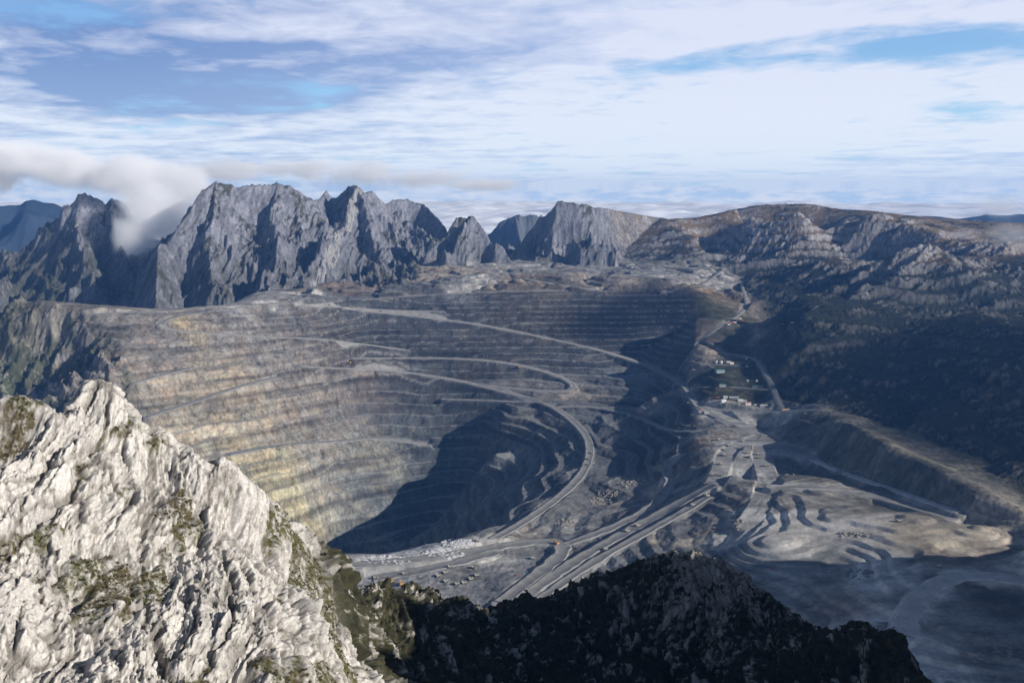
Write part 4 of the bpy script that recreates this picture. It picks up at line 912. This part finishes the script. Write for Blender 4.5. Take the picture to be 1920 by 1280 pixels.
def put(o, px, py, head, label, cat, group=None, scale=1.0, sink=0.0):
    x, y, z = spot(px, py); z = zground(x, y) + 0.7 - sink
    o.location = (x, y, z); o.rotation_euler = (0, 0, radians(head)); o.scale = (scale,) * 3
    tag(o, label, cat, group)

P_white = flat('cream machine paint', (.62, .58, .46), 0.5)
P_yellow = flat('faded yellow machine paint', (.38, .33, .22), 0.5)
P_orange = flat('orange machine paint', (.42, .25, .09), 0.5)
P_dark = flat('tyre rubber', (.025, .025, .027), 0.9)
P_glass = flat('dark window glass', (.03, .04, .05), 0.15)
P_steel = flat('dusty steel', (.30, .29, .27), 0.6)
P_bed = flat('worn dump bed steel', (.38, .36, .31), 0.7)

def make_truck():
    t = empty('haul_truck')
    m = MB().box((0.3, 0, 2.0), (12.4, 3.4, 1.4)).box((5.6, 0, 2.3), (2.4, 7.4, 1.0)).box((5.7, 0, 3.3), (1.8, 5.0, 1.9)); m.build('chassis', P_yellow, t)
    m = MB().prism([(-7.0, 6.2), (-5.8, 3.6), (2.6, 3.5), (3.6, 6.3), (7.2, 6.9), (7.2, 7.25), (3.2, 7.0), (2.3, 4.1), (-5.4, 4.2), (-6.5, 6.4)], -4.0, 4.0)
    m.prism([(-7.0, 6.3), (-5.8, 3.6), (2.6, 3.5), (3.5, 7.0)], -4.6, -4.0).prism([(-7.0, 6.3), (-5.8, 3.6), (2.6, 3.5), (3.5, 7.0)], 4.0, 4.6)
    m.build('dump_bed', P_bed, t)
    c = MB().box((5.2, 2.3, 5.1), (2.0, 2.2, 1.75)).build('cab', P_white, t); MB().box((6.22, 2.3, 5.6), (0.06, 1.9, 0.9)).build('window', P_glass, c)
    for x, wd in ((4.6, 1.6), (-3.6, 2.6)):
        for sy in (-1, 1):
            y0 = sy * (4.3 - wd / 2)
            w_ = MB().cyl((x, y0 - wd / 2, 2.0), (x, y0 + wd / 2, 2.0), 2.0, 18).build('wheel', P_dark, t)
            MB().cyl((x, y0 + sy * wd / 2, 2.0), (x, y0 + sy * (wd / 2 + 0.12), 2.0), 1.0, 12).build('rim', P_yellow, w_)
    MB().box((7.0, 0, 1.6), (0.5, 7.0, 1.1)).build('bumper', P_yellow, t)
    return t
TR = [  # photo x, y, heading, label
    (1337.5, 892, 85, 'left of two haul trucks side by side at the top of the lit ramp'),
    (1353, 892, 265, 'right of two haul trucks side by side at the top of the lit ramp'),
    (1352, 871, 200, 'pale haul truck alone on the lit yard just above the pair of trucks'),
    (1358, 854, 190, 'dark haul truck, lowest of three in a column beside the curved dark berm'),
    (1358.5, 844, 185, 'middle of three haul trucks in a column beside the curved dark berm'),
    (1367, 836, 10, 'haul truck at the upper end of the curved dark berm'),
    (1393, 828, 20, 'small dark haul truck in the middle of the wide grey junction'),
    (1437, 874, 5, 'bright haul truck on the yard road right below the parked fleet'),
    (1402, 850, 0, 'haul truck parked at the left foot of the fuelling gantries'),
    (1405, 858, 300, 'haul truck parked just below the left fuelling gantry'),
    (1421, 852, 10, 'haul truck parked at the right foot of the fuelling gantries'),
    (1424, 859, 0, 'haul truck parked lowest right of the fuelling gantries'),
    (1347, 825, 40, 'haul truck on the pale track above the berm, left of the junction'),
    (1326, 931, 215, 'haul truck in shade going down the ramp below the lit yard'),
    (1298, 948, 215, 'second haul truck down the long shaded ramp'),
    (1196, 987, 210, 'right one of two pale haul trucks close together on the long ramp'),
    (1176, 997, 210, 'left one of two pale haul trucks close together on the long ramp'),
    (1135, 1031, 210, 'single haul truck low on the long ramp between the pale pair and the knoll'),
    (1686, 978, 5, 'white haul truck alone on the pale fan of waste rock'),
    (1760, 1063, 0, 'dark haul truck at the start of the big curve, lower right'),
    (759, 1077, 10, 'haul truck alone on the left of the near shelf road'),
    (844, 1064, 20, 'cream haul truck on the shelf road below the white rubble'),
    (822, 1081, 30, 'lower of two yellow haul trucks close together on the shelf'),
    (835, 1075, 30, 'upper of two yellow haul trucks close together on the shelf'),
    (888, 1066, 160, 'dark haul truck on the shelf, right of the yellow ones'),
    (836, 1091, 30, 'dusty haul truck parked at the lip of the shelf yard'),
    (857, 1096, 20, 'first haul truck from the left in the diagonal parked row on the shelf'),
    (870, 1094, 25, 'second haul truck from the left in the diagonal parked row on the shelf'),
    (883, 1087, 25, 'third haul truck from the left in the diagonal parked row on the shelf'),
    (894, 1080, 25, 'last haul truck, top right, of the diagonal parked row on the shelf'),
    (896, 1015, 200, 'haul truck on the narrow pale track above the shelf'),
    (999, 1048, 190, 'haul truck rounding the hairpin on the shelf'),
    (705, 1085, 0, 'haul truck beside the near slope at the far left end of the shelf'),
    (1103, 872, 265, 'lowest of three haul trucks on the curving inner ramp'),
    (1104, 861, 265, 'middle of three haul trucks on the curving inner ramp'),
    (1110, 850, 265, 'highest of three haul trucks on the curving inner ramp'),
    (1162, 771, 340, 'haul truck on the thin ramp crossing the dark right flank'),
    (449, 843, 10, 'haul truck at the left end of the deep bench beside the crag'),
    (523, 843, 10, 'haul truck on the deep bench, left of centre'),
    (549, 836, 10, 'haul truck on the deep bench above the yellow slope'),
    (617, 573, 355, 'first haul truck from the left on the top ramp'),
    (660, 578, 355, 'second haul truck from the left on the top ramp'),
    (714, 584, 355, 'third haul truck from the left on the top ramp'),
    (741, 673, 0, 'haul truck on the middle bench of the far wall'),
    (1040, 501, 0, 'haul truck on the flat dump behind the far rim'),
    (938, 521, 0, 'haul truck on the sandy dump behind the far rim'),
    (314, 588, 20, 'haul truck at the left rim near the yellow outcrop'),
    (1290, 757, 270, 'haul truck on the bend below the camp'),
]
truck0 = make_truck()
for i, (px, py, hd, lab) in enumerate(TR):
    o = truck0 if i == 0 else copy_tree(truck0)
    put(o, px, py, hd, lab, 'haul truck', 'haul trucks at work in the mine', 0.85)

def make_shovel():
    t = empty('excavator')
    for sy in (-1, 1): MB().box((0, sy * 3.2, 0), (9.5, 1.8, 2.2), 0.85).build('track', P_dark, t)
    MB().cyl((0, 0, 1.8), (0, 0, 2.8), 2.4).build('turntable', P_steel, t)
    MB().box((-1.6, 0, 2.8), (9.5, 7.5, 4.0), 0.97).box((-4.5, 0, 6.8), (3.0, 6.0, 0.8)).build('body', P_orange, t)
    c = MB().box((2.6, 2.6, 5.0), (2.4, 2.4, 3.2)).build('cab', P_orange, t); MB().box((3.82, 2.6, 6.2), (0.06, 2.0, 1.6)).build('window', P_glass, c)
    MB().prism([(2.5, 4.0), (3.6, 3.6), (10.8, 8.2), (10.4, 9.4)], -0.8, 0.8).build('boom', P_orange, t)
    MB().prism([(10.0, 9.4), (11.2, 8.8), (9.6, 2.6), (8.8, 2.8)], -0.6, 0.6).build('stick', P_orange, t)
    MB().prism([(7.2, 3.0), (10.2, 3.4), (10.6, 1.2), (9.0, 0.1), (7.2, 0.9)], -2.2, 2.2).build('bucket', P_steel, t)
    return t
ex0 = make_shovel()
EX = [(733, 1093, 60, 'orange excavator at the edge of the shelf behind the mossy slope, left one'), (752, 1097, 110, 'orange excavator at the edge of the shelf behind the mossy slope, right one'),
      (655, 682, 150, 'excavator working on the middle bench at the left'), (973, 690, 60, 'excavator on the middle bench in front of the pale yard'), (1044, 1021, 120, 'excavator at the foot of the pale cut above the shelf hairpin'),
      (1420, 1000, 30, 'excavator standing on the head of the pale fan')][:5]
for i, (px, py, hd, lab) in enumerate(EX):
    o = ex0 if i == 0 else copy_tree(ex0)
    put(o, px, py, hd, lab, 'excavator', 'excavators in the mine', 1.15)

def make_pickup():
    t = empty('pickup_truck')
    MB().prism([(-2.8, 0.6), (2.8, 0.6), (2.8, 1.3), (1.5, 1.45), (0.9, 2.2), (-0.7, 2.2), (-0.8, 1.4), (-2.8, 1.4)], -1.0, 1.0).build('body', flat('red truck paint', (.45, .06, .04), .4), t)
    MB().prism([(1.42, 1.5), (0.92, 2.12), (-0.6, 2.12), (-0.6, 1.5)], -1.03, 1.03).build('window', P_glass, t)
    for x in (-1.8, 1.8):
        for sy in (-1, 1): MB().cyl((x, sy * 0.75, 0.45), (x, sy * 1.05, 0.45), 0.45, 12).build('wheel', P_dark, t)
    return t
pk = make_pickup()
for i, (px, py, hd, lab) in enumerate([(969, 1079, 60, 'red pickup on the haul road above the dark saddle'), (1448, 1067, 0, 'small red pickup on the shaded flat below the pale fan'), (1378, 800, 330, 'pickup near the top of the wide junction'), (1338, 747, 0, 'pickup parked at the left end of the workshop row')]):
    o = pk if i == 0 else copy_tree(pk)
    put(o, px, py, hd, lab, 'pickup', 'light vehicles on the mine roads', 1.5)

# ------------------------------------------------------------------ camp buildings
def building(px, py, L, Wd, Hh, rz, wall, roof, label, gable=2.2, name='workshop_building', cat='building', group=None, win=3):
    t = empty(name); hx, hy = L / 2, Wd / 2
    MB().box((0, 0, -2.5), (L, Wd, Hh + 2.5)).build('wall', wall, t)
    m = MB(); o_ = 0.6
    m.add([(-hx - o_, -hy - o_, Hh - .1), (hx + o_, -hy - o_, Hh - .1), (hx + o_, hy + o_, Hh - .1), (-hx - o_, hy + o_, Hh - .1), (-hx - o_, 0, Hh + gable), (hx + o_, 0, Hh + gable),
           (-hx - o_, -hy - o_, Hh + .15), (hx + o_, -hy - o_, Hh + .15), (hx + o_, hy + o_, Hh + .15), (-hx - o_, hy + o_, Hh + .15)],
          [(3, 2, 1, 0), (6, 7, 5, 4), (8, 9, 4, 5), (0, 1, 7, 6), (2, 3, 9, 8), (1, 2, 8, 5, 7), (3, 0, 6, 4, 9)])
    m.build('roof', roof, t)
    MB().box((-hx * 0.5, -hy - 0.05, 0), (L * 0.16, 0.12, Hh * 0.7)).build('door', P_steel, t)
    for i in range(win):
        MB().box((hx * (-0.1 + 0.4 * i), -hy - 0.05, Hh * 0.45), (L * 0.08, 0.12, Hh * 0.28)).build('window', P_glass, t)
    put(t, px, py, rz, label, cat, group)
    return t
WW = flat('white sheet wall', (.68, .68, .66)); GW = flat('grey sheet wall', (.34, .35, .35)); TG = flat('teal roof sheet', (.10, .36, .34)); GG = flat('green roof sheet', (.05, .20, .14))
RW = flat('white roof sheet', (.74, .74, .72)); RP = flat('faded red roof sheet', (.52, .20, .17)); RC = flat('cream roof sheet', (.66, .62, .48)); RG = flat('pale grey roof sheet', (.52, .54, .54)); OW = flat('tan block', (.52, .36, .22))
BL = [
    (1366, 680, 16, 9, 4, 0, WW, RC, 'cream roofed hut between the white tanks and the white hut'), (1372, 682, 15, 8, 4, 5, WW, RW, 'bright white hut at the right end of the tank row'),
    (1350, 698, 33, 20, 8, 8, GW, TG, 'large teal roofed workshop below the white tanks'), (1354, 724, 24, 15, 7, 5, GW, GG, 'smaller green roofed workshop on the left of the camp road'), (1425, 726, 56, 13, 6, 355, GW, GG, 'long dark green roofed shed beside the haul road bend'),
    (1400, 673, 7, 5, 3.5, 0, WW, RW, 'tiny white hut in the dark grass below the road bend'), (1400, 688, 7, 5, 3.5, 0, WW, RW, 'tiny white hut alone on the dark slope above the long shed'), (1402, 715, 6, 5, 3.5, 0, WW, RW, 'left of two tiny huts above the long green shed'), (1419, 715, 6, 5, 3.5, 0, WW, RW, 'right of two tiny huts above the long green shed'),
    (1360, 746, 15, 9, 5, 0, WW, RG, 'pale roofed office next to the red container in the back row'), (1376, 747, 34, 8, 5, 358, GW, RG, 'long pale grey shed in the back row of the service yard'), (1388, 752, 18, 11, 5, 5, WW, RW, 'white workshop in front of the long grey shed'), (1396, 753, 14, 9, 4.5, 15, GW, flat('sage roof sheet', (.34, .42, .34)), 'sage green roofed store right of the white workshop'),
    (1402, 758, 20, 12, 6, 10, WW, RP, 'workshop with a faded red roof in the service yard'), (1432, 762, 26, 9, 5, 3, WW, RC, 'long cream hut at the right end of the service yard'), (1416, 761, 7, 6, 4, 0, WW, RW, 'small white hut between the red roof and the long cream hut'),
    (1356, 753, 18, 11, 6, 25, WW, RW, 'white processing shed at the left of the service yard'), (1473, 770, 24, 9, 5, 4, OW, OW, 'tan flat block at the end of the valley road'),
    (1314, 772, 15, 8, 4.5, 350, WW, RP, 'red roofed hut on the ledge below the yard road'), (1325, 775, 15, 8, 4.5, 352, WW, RG, 'grey roofed hut right of the red one on the ledge'),
]
for b in BL: building(*b, group='camp and workshop buildings')
def tank(px, py, label):
    t = empty('storage_tank'); m = MB().cyl((0, 0, -1), (0, 0, 9), 5.2, 24); m.build('shell', RW, t)
    MB().cyl((0, 0, 9.0), (0, 0, 10.0), 5.3, 24, 0.6).build('lid', RW, t); MB().box((0, -5.3, 0), (0.8, 0.3, 9)).build('ladder', P_steel, t)
    put(t, px, py, 0, label, 'tank', 'white storage tanks above the camp')
tank(1343, 681, 'left white storage tank above the teal workshop'); tank(1352, 681, 'right white storage tank above the teal workshop')
def container(px, py, hd, mat, label):
    t = empty('shipping_container'); m = MB().box((0, 0, 0), (12, 2.6, 2.7))
    for i in range(14): m.box((-5.6 + i * 0.86, -1.33, 0.1), (0.35, 0.08, 2.5)).box((-5.6 + i * 0.86, 1.33, 0.1), (0.35, 0.08, 2.5))
    m.build('body', mat, t); MB().box((6.03, 0, 0.15), (0.06, 2.4, 2.4)).build('door', P_steel, t)
    put(t, px, py, hd, label, 'container', 'containers beside the camp road', 1.25)
CWh, CRd, CBl = flat('white container paint', (.66, .65, .62)), flat('rust red container paint', (.42, .12, .07)), flat('blue grey container paint', (.16, .24, .34))
for px, py, hd, m_, lab in [(1366, 609, 30, CWh, 'white container at the lower left end of the roadside row'), (1370, 606.5, 30, CRd, 'red container next to the lower left white one'), (1374, 604, 28, CRd, 'red container, third from the lower left of the row'),
        (1378, 605, 28, CWh, 'white container in the middle of the roadside row'), (1382, 602, 26, CWh, 'white container right of the middle of the roadside row'), (1386, 603, 26, CRd, 'red container near the upper right end of the row'), (1388, 598, 25, CWh, 'white container at the very top of the roadside row'),
        (1392, 601, 10, CRd, 'rust red container at the right end of the roadside row'), (1441, 597, 0, CWh, 'white container alone on the bare flat right of the row'), (1486, 606, 340, CWh, 'white container at the far right tip of the bare flat'), (1466, 608, 0, CBl, 'blue grey container on the lower edge of the bare flat'),
        (1346, 746, 0, CRd, 'red container at the left end of the service yard back row')]:
    container(px, py, hd, m_, lab)
def gantry(px, py, hd, label):
    t = empty('fuelling_gantry')
    MB().box((0, 0, 9.0), (46, 3.0, 1.2)).build('beam', P_steel, t)
    for x in (-21, -7, 7, 21): MB().box((x, 0, -1), (1.2, 2.4, 10)).build('leg', P_steel, t)
    MB().box((22, 0, 10.2), (5, 5, 3.4)).build('cabin', P_white, t)
    put(t, px, py, hd, label, 'gantry', 'gantries in the fuelling yard')
gantry(1407, 843, 80, 'left of the two dark gantries in the truck yard'); gantry(1416, 843, 84, 'right of the two dark gantries in the truck yard')

# ------------------------------------------------------------------ blasted rubble
rnd = random.Random(5)
def rubble(name, spots, n, smin, smax, mat, label):
    V = []; Fc = []
    for k in range(n):
        px, py, rx, ry = rnd.choice(spots); a = rnd.random() * 6.283; rr = math.sqrt(rnd.random())
        x, y, z = spot(px + rx * rr * cos(a), py + ry * rr * sin(a)); z = zground(x, y)
        r = smin * (smax / smin) ** (rnd.random() ** 2.2); b = len(V)
        for i in (-1, 1):
            for j in (-1, 1):
                for q in (-1, 1): V.append((x + r * i * rnd.uniform(.5, 1.1), y + r * j * rnd.uniform(.5, 1.1), z + r * q * rnd.uniform(.45, .9)))
        Fc += [(b, b + 1, b + 3, b + 2), (b + 4, b + 6, b + 7, b + 5), (b, b + 4, b + 5, b + 1), (b + 2, b + 3, b + 7, b + 6), (b, b + 2, b + 6, b + 4), (b + 1, b + 5, b + 7, b + 3)]
    me = bpy.data.meshes.new(name); me.from_pydata(V, [], Fc); me.update(); me.materials.append(mat)
    o = bpy.data.objects.new(name, me); COL.objects.link(o); tag(o, label, kind='stuff')
def heaps(spots, n):
    V = []; Fc = []
    for k in range(n):
        px, py, rx, ry = rnd.choice(spots); a = rnd.random() * 6.283; rr = math.sqrt(rnd.random())
        x, y, z = spot(px + rx * rr * cos(a), py + ry * rr * sin(a)); z = zground(x, y); r = rnd.uniform(3.5, 8.5); h = r * rnd.uniform(.35, .6); b = len(V); ph = rnd.random()
        V.append((x + rnd.uniform(-1, 1), y + rnd.uniform(-1, 1), z + h))
        for j, (q, hh) in enumerate(((.45, .62), (1.0, -.15))):
            for i in range(9):
                t = 2 * pi * (i + ph) / 9; e = q * r * rnd.uniform(.85, 1.15); V.append((x + e * cos(t), y + e * sin(t), z + h * hh))
        for i in range(9):
            Fc.append((b, b + 1 + i, b + 1 + (i + 1) % 9)); Fc.append((b + 1 + i, b + 10 + i, b + 10 + (i + 1) % 9, b + 1 + (i + 1) % 9))
    me = bpy.data.meshes.new('spoil_heaps'); me.from_pydata(V, [], Fc); me.update(); me.materials.append(flat('tipped spoil', (.20, .19, .175), 0.95, 0, 0.35, 0.3))
    o = bpy.data.objects.new('spoil_heaps', me); COL.objects.link(o); tag(o, 'small grey heaps of tipped waste rock', kind='stuff')
heaps([(1590, 885, 30, 6), (1650, 1190, 30, 30), (1590, 1075, 50, 10), (1480, 880, 25, 12), (1840, 1215, 60, 30), (1380, 975, 12, 20)], 240)
rubble('rubble', [(725, 1050, 45, 9), (830, 1038, 40, 8), (860, 1018, 30, 8)], 1500, .8, 4.5, flat('white rubble', (.60, .60, .60), 0.95), 'white blasted rock heaps on the near shelf')
rubble('rubble', [(1185, 905, 28, 10), (1235, 878, 16, 6), (1060, 980, 18, 8), (1140, 925, 20, 8), (1125, 940, 25, 8), (1600, 1002, 30, 5)], 1000, .8, 4.0, flat('tan rubble', (.36, .33, .28), 0.95), 'tan blasted rock heaps between the haul roads')
